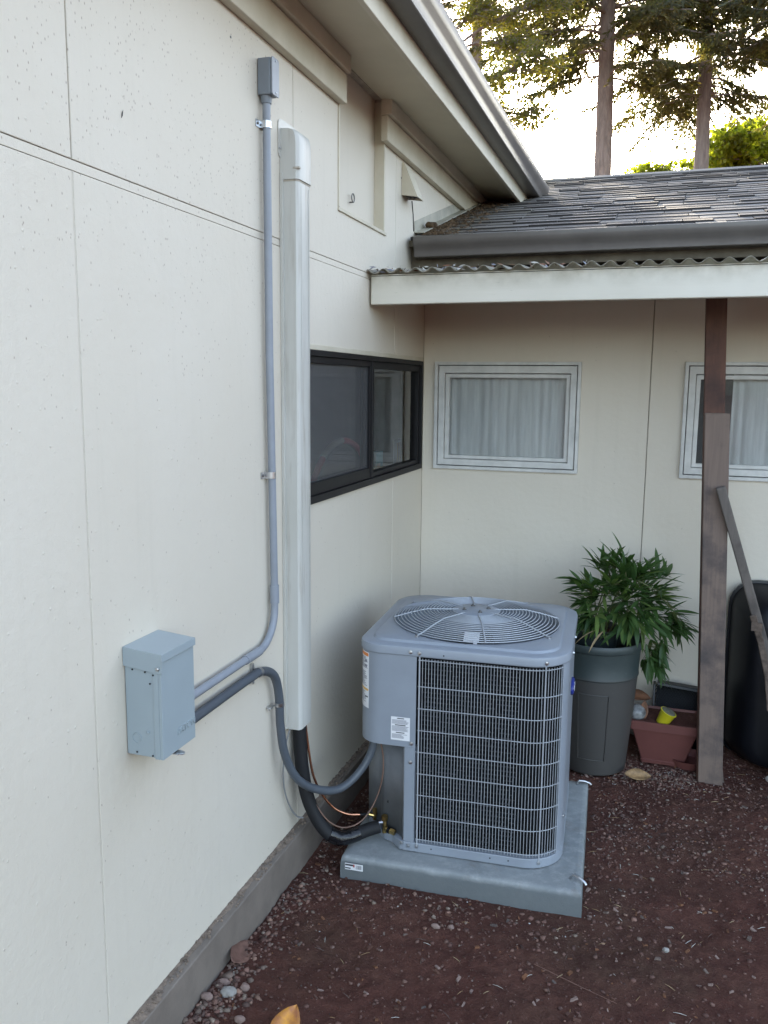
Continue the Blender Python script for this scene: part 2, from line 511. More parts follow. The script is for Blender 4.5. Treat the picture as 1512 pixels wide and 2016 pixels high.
def make_can():
    m, nt, p, o = newmat('weathered_green_grey_plastic')
    v = coords(nt)
    sx = nt.nodes.new('ShaderNodeSeparateXYZ')
    L(nt, v, sx.inputs[0])
    n = noise(nt, v, 6, 6, 0.7)
    c = mixc(nt, ramp(nt, n, [(0.3, 0), (0.75, 1)]), (0.024, 0.036, 0.036), (0.042, 0.052, 0.050))
    dz = nt.nodes.new('ShaderNodeMapRange')       # splashed soil film below the moulded band
    dz.inputs[1].default_value, dz.inputs[2].default_value = 0.52, 0.485
    L(nt, sx.outputs[2], dz.inputs[0])
    c = mixc(nt, math_(nt, 'MULTIPLY', dz.outputs[0], 0.85), c, (0.058, 0.052, 0.048))
    sc1 = ramp(nt, noise(nt, coords(nt, (3, 3, 9)), 12, 5, 0.75), [(0.62, 0), (0.72, 1)])
    c = mixc(nt, math_(nt, 'MULTIPLY', sc1, 0.35), c, (0.11, 0.12, 0.118))
    L(nt, c, p.inputs['Base Color'])
    p.inputs['Roughness'].default_value = 0.5
    return m
M['can'] = make_can()
M['terracotta'] = simple('terracotta_plastic', (0.15, 0.052, 0.044), 0.55, var=0.08, vscale=8, bstr=0.04)
M['black_plastic'] = simple('black_plastic', (0.0075, 0.008, 0.011), 0.36, var=0.2, vscale=9, bstr=0.05, bscale=30, spec=0.3)
M['pot_plastic'] = simple('dark_nursery_pot_plastic', (0.015, 0.022, 0.025), 0.4, var=0.2)
M['yellow'] = simple('yellow_plastic', (0.58, 0.50, 0.02), 0.4, var=0.1)
M['greycap'] = simple('worn_grey_top', (0.16, 0.155, 0.11), 0.7, var=0.3, vscale=60)
M['whiteball'] = simple('pale_grey_ball', (0.27, 0.27, 0.265), 0.35, var=0.35, vscale=40)
M['deadleaf'] = simple('dry_brown_leaf', (0.20, 0.085, 0.04), 0.65, var=0.25, vscale=30)
M['tanleaf'] = simple('tan_leaf', (0.36, 0.22, 0.10), 0.6, var=0.25, vscale=40)
M['pinkleaf'] = simple('pinkish_brown_leaf', (0.20, 0.105, 0.078), 0.6, var=0.2, vscale=40)
M['yellowleaf'] = simple('orange_yellow_leaf', (0.66, 0.30, 0.03), 0.45, var=0.2, vscale=28, col2=(0.30, 0.11, 0.05))
M['stone_pale'] = simple('pale_stone', (0.33, 0.31, 0.28), 0.7, var=0.12, vscale=40, bstr=0.2)
M['stone_pink'] = simple('pinkish_stone', (0.26, 0.18, 0.15), 0.8, var=0.15, vscale=40, bstr=0.3)
M['pink'] = simple('pink_plastic', (0.90, 0.10, 0.18), 0.35, var=0.05)
M['paleblue'] = simple('pale_blue_card', (0.30, 0.68, 0.85), 0.5, var=0.1)
M['card'] = simple('pale_card', (0.85, 0.85, 0.92), 0.6, var=0.08)
M['moss'] = simple('rusty_moss', (0.105, 0.062, 0.028), 0.95, var=0.35, vscale=60, objrand=0.0)
M['flashing'] = simple('painted_flashing', (0.42, 0.395, 0.32), 0.5, var=0.15)
M['lead'] = simple('dull_metal', (0.20, 0.195, 0.19), 0.45, 0.6, var=0.2)
M['rust'] = simple('rusty_bracket', (0.13, 0.095, 0.075), 0.6, 0.4, var=0.3, vscale=40)
M['rubber'] = simple('black_rubber', (0.02, 0.02, 0.02), 0.8)
M['white_bits'] = simple('pale_flecks', (0.52, 0.49, 0.43), 0.7)

# ------------------------------------------------------------------ mesh helpers
class MB:
    def __init__(s):
        s.v, s.f, s.m, s.mats = [], [], [], []
        s.tint = None
    def mi(s, mat):
        if mat not in s.mats:
            s.mats.append(mat)
        return s.mats.index(mat)
    def add(s, vs, fs, mat=None):
        o = len(s.v)
        s.v += [tuple(p) for p in vs]
        k = s.mi(mat) if mat is not None else 0
        for f in fs:
            s.f.append(tuple(i + o for i in f))
            s.m.append(k)
        return s
    def box(s, x0, x1, y0, y1, z0, z1, mat=None):
        vs = [(x, y, z) for z in (z0, z1) for y in (y0, y1) for x in (x0, x1)]
        return s.add(vs, [(0, 2, 3, 1), (4, 5, 7, 6), (0, 1, 5, 4), (2, 6, 7, 3), (0, 4, 6, 2), (1, 3, 7, 5)], mat)
    def loft(s, loops, closed=True, cap0=True, cap1=True, mat=None):
        n = len(loops[0])
        vs = [p for l in loops for p in l]
        fs = []
        for a in range(len(loops) - 1):
            for i in range(n if closed else n - 1):
                j = (i + 1) % n
                fs.append((a * n + i, a * n + j, (a + 1) * n + j, (a + 1) * n + i))
        if closed and cap0:
            fs.append(tuple(range(n - 1, -1, -1)))
        if closed and cap1:
            fs.append(tuple((len(loops) - 1) * n + i for i in range(n)))
        return s.add(vs, fs, mat)
    def tube(s, pts, r, n=10, mat=None, cap=True):
        pts = [Vector(p) for p in pts]
        rs = r if hasattr(r, '__len__') else [r] * len(pts)
        loops = []
        t0 = (pts[1] - pts[0]).normalized()
        ref = Vector((0, 0, 1)) if abs(t0.z) < 0.9 else Vector((1, 0, 0))
        nn = (ref - t0 * ref.dot(t0)).normalized()
        for i, p in enumerate(pts):
            t = (pts[min(i + 1, len(pts) - 1)] - pts[max(i - 1, 0)]).normalized()
            nn = (nn - t * nn.dot(t)).normalized()
            b = t.cross(nn)
            loops.append([p + (nn * math.cos(2 * math.pi * k / n) + b * math.sin(2 * math.pi * k / n)) * rs[i] for k in range(n)])
        return s.loft(loops, True, cap, cap, mat)
    def lathe(s, prof, c=(0, 0, 0), n=32, mat=None, axis=None):
        loops = []
        for (r, z) in prof:
            lp = [Vector((r * math.cos(2 * math.pi * k / n), r * math.sin(2 * math.pi * k / n), z)) for k in range(n)]
            if axis is not None:
                lp = [axis @ q for q in lp]
            loops.append([q + Vector(c) for q in lp])
        return s.loft(loops, True, prof[0][0] > 1e-5, prof[-1][0] > 1e-5, mat)
    def extr(s, poly, f, a, b, mat=None):
        """poly of (u,v) points, f(u,v,w) to a point, from w=a to w=b"""
        return s.loft([[f(u, v, a) for u, v in poly], [f(u, v, b) for u, v in poly]], mat=mat)
    def build(s, name, mat, parent=None, bevel=0.0, smooth=None, world=True, solid=0.0, segs=2):
        me = bpy.data.meshes.new(name)
        me.from_pydata(s.v, [], s.f)
        if s.mats:
            for x in s.mats:
                me.materials.append(M[x])
            me.polygons.foreach_set('material_index', s.m)
        else:
            me.materials.append(M[mat])
        bm = bmesh.new()
        bm.from_mesh(me)
        bmesh.ops.recalc_face_normals(bm, faces=bm.faces)
        bm.to_mesh(me)
        bm.free()
        if smooth:
            me.polygons.foreach_set('use_smooth', [True] * len(me.polygons))
            me.set_sharp_from_angle(angle=R(smooth))
        return link(name, me, parent, bevel, world, solid, segs)

def link(name, me, parent=None, bevel=0.0, world=True, solid=0.0, segs=2):
    o = bpy.data.objects.new(name, me)
    COL.objects.link(o)
    if parent is not None:
        o.parent = parent
        if world and parent.parent is None and parent.type == 'EMPTY':
            o.location = -parent.location
    if solid:
        md = o.modifiers.new('thickness', 'SOLIDIFY')
        md.thickness = solid
        md.offset = 0
    if bevel:
        md = o.modifiers.new('bevel', 'BEVEL')
        md.width = bevel
        md.segments = segs
        md.limit_method = 'ANGLE'
        md.angle_limit = R(40)
    return o

def tag(o, label=None, cat=None, group=None, kind=None):
    if label: o['label'] = label
    if cat: o['category'] = cat
    if group: o['group'] = group
    if kind: o['kind'] = kind
    return o

def thing(name, label, cat, loc=(0, 0, 0), group=None, rz=0.0):
    e = bpy.data.objects.new(name, None)
    e.empty_display_size = 0.1
    e.location = loc
    e.rotation_euler = (0, 0, rz)
    COL.objects.link(e)
    return tag(e, label, cat, group)

def text_mesh(body, size, depth, name):
    cu = bpy.data.curves.new(name, 'FONT')
    cu.body = body
    cu.size = size
    cu.extrude = depth
    cu.align_x = 'CENTER'
    cu.align_y = 'CENTER'
    cu.resolution_u = 3
    ob = bpy.data.objects.new(name, cu)
    COL.objects.link(ob)
    dg = bpy.context.evaluated_depsgraph_get()
    me = bpy.data.meshes.new_from_object(ob.evaluated_get(dg))
    bpy.data.objects.remove(ob)
    return me

def plate(fn, us, vs, skip, d0, d1):
    """slab with openings: cells of the grid us x vs except skip; front at depth d0, back at d1. fn(u,v,d) -> point"""
    b = MB()
    idx = {}
    pts, fs = [], []
    def P(i, j, d):
        k = (i, j, d)
        if k not in idx:
            idx[k] = len(pts)
            pts.append(fn(us[i], vs[j], d1 if d else d0))
        return idx[k]
    ok = lambda i, j: 0 <= i < len(us) - 1 and 0 <= j < len(vs) - 1 and (i, j) not in skip
    for i in range(len(us) - 1):
        for j in range(len(vs) - 1):
            if not ok(i, j):
                continue
            fs.append((P(i, j, 0), P(i + 1, j, 0), P(i + 1, j + 1, 0), P(i, j + 1, 0)))
            fs.append((P(i, j, 1), P(i, j + 1, 1), P(i + 1, j + 1, 1), P(i + 1, j, 1)))
            for (di, dj, a, c) in ((-1, 0, (i, j), (i, j + 1)), (1, 0, (i + 1, j), (i + 1, j + 1)), (0, -1, (i, j), (i + 1, j)), (0, 1, (i, j + 1), (i + 1, j + 1))):
                if not ok(i + di, j + dj):
                    fs.append((P(*a, 0), P(*c, 0), P(*c, 1), P(*a, 1)))
    return b.add(pts, fs)

WL = lambda y, z, d: (-d, y, z)            # left wall: depth d goes to -x
BY = 4.684
WB = lambda x, z, d: (x, BY + d, z)        # back wall: depth d goes to +y

# ------------------------------------------------------------------ ground
def ground_h(x, y):
    h = 0.018 * mnoise.noise((x * 1.3, y * 1.3, 3.1)) + 0.012 * mnoise.noise((x * 4.1, y * 4.1, 7.7))
    return h
def fine_h(x, y):
    h = ground_h(x, y) + 0.007 * mnoise.noise((x * 13, y * 13, 1.7)) + 0.006 * mnoise.noise((x * 37, y * 37, 9.1)) + 0.0035 * mnoise.noise((x * 80, y * 80, 4.4))
    dx_, dy_ = max(abs(x - 0.638) - 0.46, 0.0), max(abs(y - 3.338) - 0.455, 0.0)
    k_ = min(1.0, math.hypot(dx_, dy_) / 0.22)
    h = h * (0.25 + 0.75 * k_) - 0.012 * (1 - k_)
    # soil banked against the front left of the pad
    h += 0.022 * math.exp(-((x - 0.40) ** 2 / 0.10 + (y - 2.72) ** 2 / 0.02))
    # two scuffed hollows right of the pad
    h -= 0.022 * math.exp(-((x - 1.32) ** 2 / 0.010 + (y - 3.20) ** 2 / 0.006)) + 0.025 * math.exp(-((x - 1.50) ** 2 / 0.006 + (y - 2.98) ** 2 / 0.010))
    return h

def build_ground():
    def axis(lo, hi, step, far):
        a = list(np.arange(lo, hi, step))
        d, x = step, hi
        while x < far:
            a.append(x)
            d *= 1.45
            x += d
        a.append(far)
        pre = []
        d, x = step, lo
        while x > -far:
            d *= 1.45
            x -= d
            pre.append(max(x, -far))
        return pre[::-1] + a
    xs = axis(-0.05, 2.35, 0.0125, 260.0)
    ys = axis(1.75, 4.75, 0.0125, 260.0)
    pts = []
    for y in ys:
        for x in xs:
            inside = -0.2 < x < 3.0 and 1.3 < y < 5.0
            z = fine_h(x, y) if inside else (ground_h(x, y) if abs(x) < 12 and abs(y) < 14 else 0.0)
            pts.append((x, y, z))
    nx = len(xs)
    fs = [(j * nx + i, j * nx + i + 1, (j + 1) * nx + i + 1, (j + 1) * nx + i) for j in range(len(ys) - 1) for i in range(nx - 1)]
    b = MB()
    b.add(pts, fs)
    return tag(b.build('ground', 'soil', smooth=60), kind='structure')
build_ground()

# ------------------------------------------------------------------ house
house = thing('house', 'cream painted house with grey gutters, corner windows and a shingled lower roof', 'house', (0, 0, 0))
HJ = 2.386                      # height of the horizontal panel joint
SK = 0.157                      # top of the skirting
J = [-1.97, -0.75, 0.47, 1.69, 2.91, 4.13]
WIN_L = (2.95, 4.64, 1.43, 2.03)
W1 = (0.07, 0.878, 1.43, 2.03)
W2 = (1.40, 2.21, 1.43, 2.03)
REC = (3.357, 3.93, 2.615)
PT = 0.011
G = 0.0022
def panel(fn, u0, u1, v0, v1, openings=()):
    us = sorted({u0, u1} | {a for o in openings for a in o[:2] if u0 < a < u1})
    vs = sorted({v0, v1} | {a for o in openings for a in o[2:] if v0 < a < v1})
    skip = set()
    for i in range(len(us) - 1):
        for j in range(len(vs) - 1):
            cu, cv = (us[i] + us[i + 1]) / 2, (vs[j] + vs[j + 1]) / 2
            if any(o[0] < cu < o[1] and o[2] < cv < o[3] for o in openings):
                skip.add((i, j))
    return plate(fn, us, vs, skip, 0.0, PT)
ops_l = [WIN_L, (REC[0], REC[1], REC[2], 3.4)]
for a, c in list(zip(J[:-1], J[1:])) + [(4.13, BY + G)]:
    panel(WL, a + G, c - G, SK - 0.05, HJ - 0.013, ops_l).build('siding_panel', 'wall', house, bevel=0.002)
for a, c in list(zip(J[:-1], J[1:])) + [(4.13, 5.13), (5.13, 6.35), (6.35, 8.6)]:
    panel(WL, a + G, c - G, HJ + 0.013, 3.26, ops_l).build('siding_panel', 'wall', house, bevel=0.002)
for a, c in ((-G + 0.0006, 1.232), (1.232, 2.452), (2.452, 3.672), (3.672, 4.9)):
    panel(WB, a + G, c - G, SK - 0.05, 2.56, [W1, W2]).build('siding_panel', 'wall', house, bevel=0.002)
# flashing strip in the horizontal joint, sheathing behind the joints
MB().box(-0.010, -0.0015, -2.0, BY - 0.002, HJ - 0.0112, HJ + 0.0112).build('joint_strip', 'wall', house, bevel=0.001)
for yj in (1.69, 2.91):
    MB().box(-0.010, -0.0012, yj - 0.0012, yj + 0.0012, SK, HJ - 0.012).build('joint_bead', 'wall', house)
def sheathing(fn, us, vs, ops, name):
    us = sorted(set(us) | {a for o in ops for a in o[:2]})
    vs = sorted(set(vs) | {a for o in ops for a in o[2:]})
    skip = {(i, j) for i in range(len(us) - 1) for j in range(len(vs) - 1) if any(o[0] < (us[i] + us[i + 1]) / 2 < o[1] and o[2] < (vs[j] + vs[j + 1]) / 2 < o[3] for o in ops)}
    plate(fn, us, vs, skip, PT + 0.002, 0.11).build(name, 'groove', house)
sheathing(WL, [-2.0, 8.6], [0.0, 3.24], [WIN_L, (REC[0], REC[1], REC[2], 3.2)], 'wall_sheathing')
sheathing(WB, [0.0, 4.9], [0.0, 2.56], [W1, W2], 'wall_sheathing')
# far outer walls so the house is closed
MB().box(-5.0, -0.12, -2.0, -1.9, 0.0, 3.2).build('end_wall', 'wall', house)
MB().box(4.8, 4.9, BY + 0.12, 10.6, 0.0, 2.56).build('end_wall', 'wall', house)
MB().box(0.0, 4.8, 10.6, 10.7, 0.0, 2.6).build('end_wall', 'wall', house)

# skirting boards
def skirting(pts_poly, f, a, b):
    o = MB().extr(pts_poly, f, a, b).build('skirting_board', 'skirt', house, bevel=0.004)
    return o
sk = MB()
sk.box(0.001, 0.040, -2.0, BY - 0.05, -0.06, SK)
sk.build('skirting_board', 'skirt', house, bevel=0.004)
MB().box(0.001, 4.9, BY - 0.040, BY - 0.001, -0.06, SK).build('skirting_board', 'skirt', house, bevel=0.004)
# dust lying on the skirting ledge
def ledge_dust():
    b = MB()
    r = random.Random(3)
    n = 260
    for i in range(n):
        y0 = 1.5 + 3.1 * i / n
        y1 = 1.5 + 3.1 * (i + 1) / n
        h = 0.0015 + 0.0025 * r.random() + (0.010 * r.random() if 3.0 < y0 < 3.9 else 0)
        w = 0.010 + 0.026 * mnoise.noise((y0 * 6, 2.2, 0.4)) ** 2 * 3 + 0.004 * r.random()
        w = min(w, 0.037)
        b.add([(0.0005, y0, SK + h), (w, y0, SK + 0.0015), (w, y1, SK + 0.0015), (0.0005, y1, SK + h), (0.0005, y0, SK), (0.0005, y1, SK), (w, y0, SK), (w, y1, SK)],
              [(0, 1, 2, 3), (0, 4, 6, 1), (3, 2, 7, 5), (1, 6, 7, 2)])
    for i in range(220):
        y = r.uniform(1.6, 4.2); x = r.uniform(0.004, 0.034); s_ = r.uniform(0.0012, 0.004)
        b.box(x - s_, x + s_, y - s_ * r.uniform(.6, 1.6), y + s_, SK, SK + 0.004 + s_)
    o = b.build('ledge_dust', 'skirt_dirt', house)
    o['kind'] = 'stuff'
ledge_dust()

# recessed panel under the eave
MB().box(-0.052, -0.045, REC[0] - 0.02, REC[1] + 0.02, REC[2] - 0.03, 3.22).build('recessed_panel', 'wall', house)
MB().box(-0.045, 0.008, REC[0] - 0.012, REC[1] + 0.035, REC[2] - 0.016, REC[2] - 0.001).build('recess_sill', 'trim', house, bevel=0.002)
MB().box(-0.045, 0.006, REC[0] - 0.012, REC[0] + 0.001, REC[2], 3.19).build('recess_jamb', 'trim', house, bevel=0.002)
MB().box(-0.045, 0.006, REC[1] - 0.001, REC[1] + 0.014, REC[2], 3.19).build('recess_jamb', 'trim', house, bevel=0.002)
hk = MB()
ring = [(-0.028 , 3.60 + 0.016 * math.cos(t), 2.70 + 0.018 * math.sin(t)) for t in np.linspace(0, 2 * math.pi, 18)]
hk.tube(ring, 0.0028, 6)
hk.tube([(-0.044, 3.60, 2.683), (-0.028, 3.60, 2.683)], 0.003, 6)
hk.build('ring_hook', 'lead', house, smooth=50)

# eave of the main roof: frieze boards, soffit, fascia, gutter
def frieze(y0, y1, nm):
    o = MB().box(0.001, 0.034, y0, y1, 3.008, 3.118).build('frieze_board', 'trim', house, bevel=0.003)
    MB().box(0.001, 0.052, y0, y1 + 0.0, 3.120, 3.192).build('frieze_cap', 'trim', house, bevel=0.004)
frieze(-2.0, 3.36, 0)
frieze(3.885, 6.6, 1)
MB().extr([(0.0, 3.190), (0.285, 3.155), (0.285, 3.175), (0.0, 3.210)], lambda u, v, w: (u, w, v), -2.0, 7.0).build('soffit', 'soffit', house)
MB().box(0.286, 0.308, -2.0, 7.0, 3.130, 3.36).build('fascia_board', 'trim', house, bevel=0.003)
def kgutter(f, a, b, name='gutter'):
    # closed-section ogee gutter: u outward from the fascia, v up from its bottom
    out = [(0.0, 0.0), (0.082, 0.0), (0.086, 0.004), (0.088, 0.030), (0.094, 0.046), (0.106, 0.062), (0.113, 0.078), (0.115, 0.092), (0.115, 0.110), (0.109, 0.112), (0.104, 0.108)]
    inn = [(0.104, 0.094), (0.090, 0.066), (0.080, 0.030), (0.079, 0.006), (0.004, 0.006), (0.004, 0.118), (0.0, 0.118)]
    poly = out + inn
    g = MB().extr(poly, f, a, b)
    o = g.build(name, 'gutter', house, smooth=25)
    c = MB().extr(out + [(0.0, 0.110)], f, b - 0.002, b)
    c.build('gutter_end_cap', 'gutter', o)
    c = MB().extr(out + [(0.0, 0.110)], f, a, a + 0.002)
    c.build('gutter_end_cap', 'gutter', o)
    return o
kgutter(lambda u, v, w: (0.309 + u, w, 3.216 + v), -2.0, 6.47)
ROOF_T = lambda x: 3.352 - 0.28 * (x - 0.33)
MB().extr([(0.35, ROOF_T(0.35)), (0.35, ROOF_T(0.35) - 0.02), (-3.2, ROOF_T(-3.2) - 0.02), (-3.2, ROOF_T(-3.2))], lambda u, v, w: (u, w, v), -2.2, 9.0).build('main_roof', 'shingle', house)
MB().extr([(-3.2, ROOF_T(-3.2)), (-3.2, ROOF_T(-3.2) - 0.02), (-6.6, ROOF_T(0.2) - 0.02), (-6.6, ROOF_T(0.2))], lambda u, v, w: (u, w, v), -2.2, 9.0).build('main_roof', 'shingle', house)

# vent hood high on the wall
vh = MB()
ya, yb, zt, zb = 4.222, 4.335, 2.992, 2.838
vs = [(0.001, ya, zt), (0.001, yb, zt), (0.001, ya, zb), (0.001, yb, zb), (0.082, ya, zb - 0.012), (0.082, yb, zb - 0.012), (0.012, ya, zt), (0.012, yb, zt)]
vh.add(vs, [(0, 1, 7, 6), (6, 7, 5, 4), (0, 6, 4, 2), (1, 3, 5, 7)])
vho = vh.build('vent_hood', 'trim', house, solid=0.003)
g_ = MB()
for k in range(5):
    yy = ya + 0.012 + k * 0.022
    g_.box(0.006, 0.076, yy, yy + 0.003, zb + 0.004, zb + 0.008)
for k in range(3):
    xx = 0.016 + k * 0.022
    g_.box(xx, xx + 0.003, ya + 0.004, yb - 0.004, zb - 0.001, zb + 0.003)
g_.build('vent_grille', 'lead', vho)
MB().tube([(0.002, 4.40, 2.845), (0.002, 4.425, 2.78), (0.002, 4.44, 2.70)], 0.0028, 6).build('cable', 'dark_gap', house, smooth=50)
MB().add([(0.0015, 1.882, 2.540), (0.003, 1.8855, 2.546), (0.002, 1.890, 2.562), (0.0015, 1.8845, 2.553)], [(0, 1, 2, 3)]).build('dark_smear', 'hole', house, solid=0.001)
for (yy, zz) in ((4.21, 2.915), (2.45, 2.93)):
    MB().box(0.0, 0.002, yy, yy + 0.006, zz, zz + 0.006).build('nail_head', 'lead', house)

# lower roof (back wing)
RY0, RZ0, RS = 4.335, 2.6425, 0.2974
roof_z = lambda y: RZ0 + RS * (y - RY0)
RIDGE = 7.8
XR = 5.1
roofo = MB()
roofo.loft([[(0.004, RY0 + .02, roof_z(RY0 + .02) - 0.012), (XR, RY0 + .02, roof_z(RY0 + .02) - 0.012), (XR, RY0 + .02, roof_z(RY0) - 0.035), (0.004, RY0 + .02, roof_z(RY0) - 0.035)],
            [(0.004, RIDGE, roof_z(RIDGE) - 0.012), (XR, RIDGE, roof_z(RIDGE) - 0.012), (XR, RIDGE, roof_z(RIDGE) - 0.06), (0.004, RIDGE, roof_z(RIDGE) - 0.06)],
            [(0.004, 2 * RIDGE - RY0, roof_z(RY0) - 0.012), (XR, 2 * RIDGE - RY0, roof_z(RY0) - 0.012), (XR, 2 * RIDGE - RY0, roof_z(RY0) - 0.06), (0.004, 2 * RIDGE - RY0, roof_z(RY0) - 0.06)]])
roof = roofo.build('roof', 'shingle', house)
def shingles():
    r = random.Random(11)
    ang = math.atan(RS)
    slope_len = (RIDGE - RY0) / math.cos(ang)
    EXP = 0.14
    rows = int(slope_len / EXP)
    cands = []
    for j in range(rows + 1):
        s0 = j * EXP
        x = 0.05 - r.random() * 0.2
        while x < XR - 0.05:
            w = r.choice((0.14, 0.18, 0.24, 0.30, 0.36))
            t = r.choice((0.002, 0.003, 0.006, 0.009))
            ds = r.uniform(-0.010, 0.010) if t < 0.005 else r.uniform(-0.022, 0.0)
            xa, xb = max(x, 0.02), min(x + w - 0.004, XR)
            if xb - xa > 0.03:
                cands.append((xa, xb, s0 + ds, min(s0 + EXP + 0.015, slope_len), t))
            x += w
    def verts(c, local):
        xa, xb, s0, s1, t = c
        ca, sa = math.cos(ang), math.sin(ang)
        P = lambda x, s, n: (x, RY0 + s * ca - n * sa, RZ0 + s * sa + n * ca)
        b0 = -0.006
        vs = [P(xa, s0, b0), P(xb, s0, b0), P(xb, s1, b0), P(xa, s1, b0), P(xa, s0, t + 0.003), P(xb, s0, t + 0.003), P(xb, s1, 0.0 + t * 0.2), P(xa, s1, 0.0 + t * 0.2)]
        if local:
            o = Vector(vs[0])
            return [Vector(v) - o for v in vs], o
        return vs
    FS = [(0, 3, 2, 1), (4, 5, 6, 7), (0, 1, 5, 4), (1, 2, 6, 5), (2, 3, 7, 6), (3, 0, 4, 7)]
    cands.sort(key=lambda c: c[2] + (4.0 if c[0] > 2.5 else 0.0))
    cache = {}
    for c in cands[:300]:
        vs, o = verts(c, True)
        key = (round(c[1] - c[0], 3), c[4], round(c[3] - c[2], 2))
        if key not in cache:
            me = bpy.data.meshes.new('shingle')
            me.from_pydata(vs, [], FS)
            me.materials.append(M['shingle'])
            me.materials.append(M['shingle_edge'])
            me.polygons[2].material_index = 1
            cache[key] = me
        ob = bpy.data.objects.new('shingle', cache[key])
        COL.objects.link(ob)
        ob.parent = roof
        ob.location = o
    b = MB()
    for c in cands[300:]:
        b.add(verts(c, False), FS, 'shingle')
        b.m[-4] = b.mi('shingle_edge')
    ob = b.build('upper_shingles', None, roof)
    ob['kind'] = 'stuff'
shingles()
MB().extr([(-0.10, -0.028), (0.0, 0.008), (0.10, -0.028), (0.10, -0.038), (0.0, -0.004), (-0.10, -0.038)], lambda u, v, w: (w, RIDGE + u, roof_z(RIDGE) + 0.012 + v), 0.004, XR).build('ridge_cap', 'shingle', roof)
# wall flashing along the roof edge
fl = MB()
fl.loft([[(0.003, RY0 + .12, roof_z(RY0 + .12) + 0.075), (0.004, RY0 + .12, roof_z(RY0 + .12) + 0.02), (0.06, RY0 + .10, roof_z(RY0 + .10) + 0.02), (0.06, RY0 + .10, roof_z(RY0 + .10) + 0.016), (0.0012, RY0 + .12, roof_z(RY0 + .12) + 0.016), (0.0012, RY0 + .12, roof_z(RY0 + .12) + 0.075)],
         [(0.003, RIDGE, roof_z(RIDGE) + 0.075), (0.004, RIDGE, roof_z(RIDGE) + 0.02), (0.06, RIDGE, roof_z(RIDGE) + 0.02), (0.06, RIDGE, roof_z(RIDGE) + 0.016), (0.0012, RIDGE, roof_z(RIDGE) + 0.016), (0.0012, RIDGE, roof_z(RIDGE) + 0.075)]])
fl.build('step_flashing', 'flashing', roof)
# fascia + soffit + gutter of the lower roof
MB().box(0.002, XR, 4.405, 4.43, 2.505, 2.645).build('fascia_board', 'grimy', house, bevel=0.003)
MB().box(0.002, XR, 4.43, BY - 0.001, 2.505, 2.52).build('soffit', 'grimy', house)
kgutter(lambda u, v, w: (w, 4.404 - u, 2.548 + v * 0.90), 0.042, XR)
# moss and needle litter where the roof meets the wall
def roof_litter():
    r = random.Random(21)
    b = MB()
    for i in range(520):
        s_ = abs(r.gauss(0, 0.11))
        x = 0.06 + s_ * 0.9
        y = RY0 + 0.04 + r.random() ** 1.3 * 2.2
        if x > 0.5: continue
        z = roof_z(y) + 0.012
        a = r.uniform(0, math.pi)
        l, w = r.uniform(0.008, 0.028), r.uniform(0.003, 0.008)
        dx, dy = math.cos(a) * l, math.sin(a) * l
        nx_, ny_ = -math.sin(a) * w, math.cos(a) * w
        h = r.uniform(0.003, 0.012)
        b.add([(x - dx, y - dy, z + RS * -dy), (x + nx_, y + ny_, z + RS * ny_), (x + dx, y + dy, z + RS * dy), (x - nx_, y - ny_, z - RS * ny_), (x, y, z + h)], [(0, 1, 4), (1, 2, 4), (2, 3, 4), (3, 0, 4)])
    o = tag(b.build('roof_litter', 'moss'), 'rusty moss and needle litter gathered where the roof meets the wall', 'moss', kind='stuff')
roof_litter()
def clump(name, mat, c, rx, ry, rz, seed, parent=None, sub=2, amp=0.35, **kw):
    bm = bmesh.new()
    bmesh.ops.create_icosphere(bm, subdivisions=sub, radius=1.0)
    for v in bm.verts:
        k = 1 + amp * mnoise.noise(v.co * 1.7 + Vector((seed, seed * 2.1, 0)))
        v.co = Vector((v.co.x * rx, v.co.y * ry, v.co.z * rz)) * k
    me = bpy.data.meshes.new(name)
    bm.to_mesh(me)
    bm.free()
    me.polygons.foreach_set('use_smooth', [True] * len(me.polygons))
    me.materials.append(M[mat])
    o = link(name, me, parent)
    o.location = c
    return o
tag(clump('moss_clump', 'moss', (0.045, RY0 + 0.30, roof_z(RY0 + 0.30) + 0.030), 0.030, 0.038, 0.02, 4, sub=3), 'round rusty clump of moss at the roof edge by the wall', 'moss')

# ------------------------------------------------------------------ windows
def frame_rect(f, u0, u1, v0, v1, w, d0, d1, wb=None, wt=None):
    wb = wb or w
    wt = wt or w
    return plate(f, [u0, u0 + w, u1 - w, u1], [v0, v0 + wb, v1 - wt, v1], {(1, 1)}, d0, d1)
def sheet(f, u0, u1, v0, v1, d):
    return MB().add([f(u0, v0, d), f(u1, v0, d), f(u1, v1, d), f(u0, v1, d)], [(0, 1, 2, 3)])
def curtain(f, u0, u1, v0, v1, d, amp, n):
    b = MB()
    loops = []
    for v in (v0, v1):
        loops.append([f(u0 + (u1 - u0) * i / n, v, d + amp * math.sin(i * 0.55 + 1.2 * math.sin(i * 0.11)) + amp * 0.9 * math.sin(i * 0.19 + 1)) for i in range(n + 1)])
    return b.loft(loops, closed=False)
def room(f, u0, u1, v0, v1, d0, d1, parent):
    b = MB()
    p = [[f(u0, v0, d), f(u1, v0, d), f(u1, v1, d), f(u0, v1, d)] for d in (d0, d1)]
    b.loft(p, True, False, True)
    b.build('dim_room', 'interior', parent)
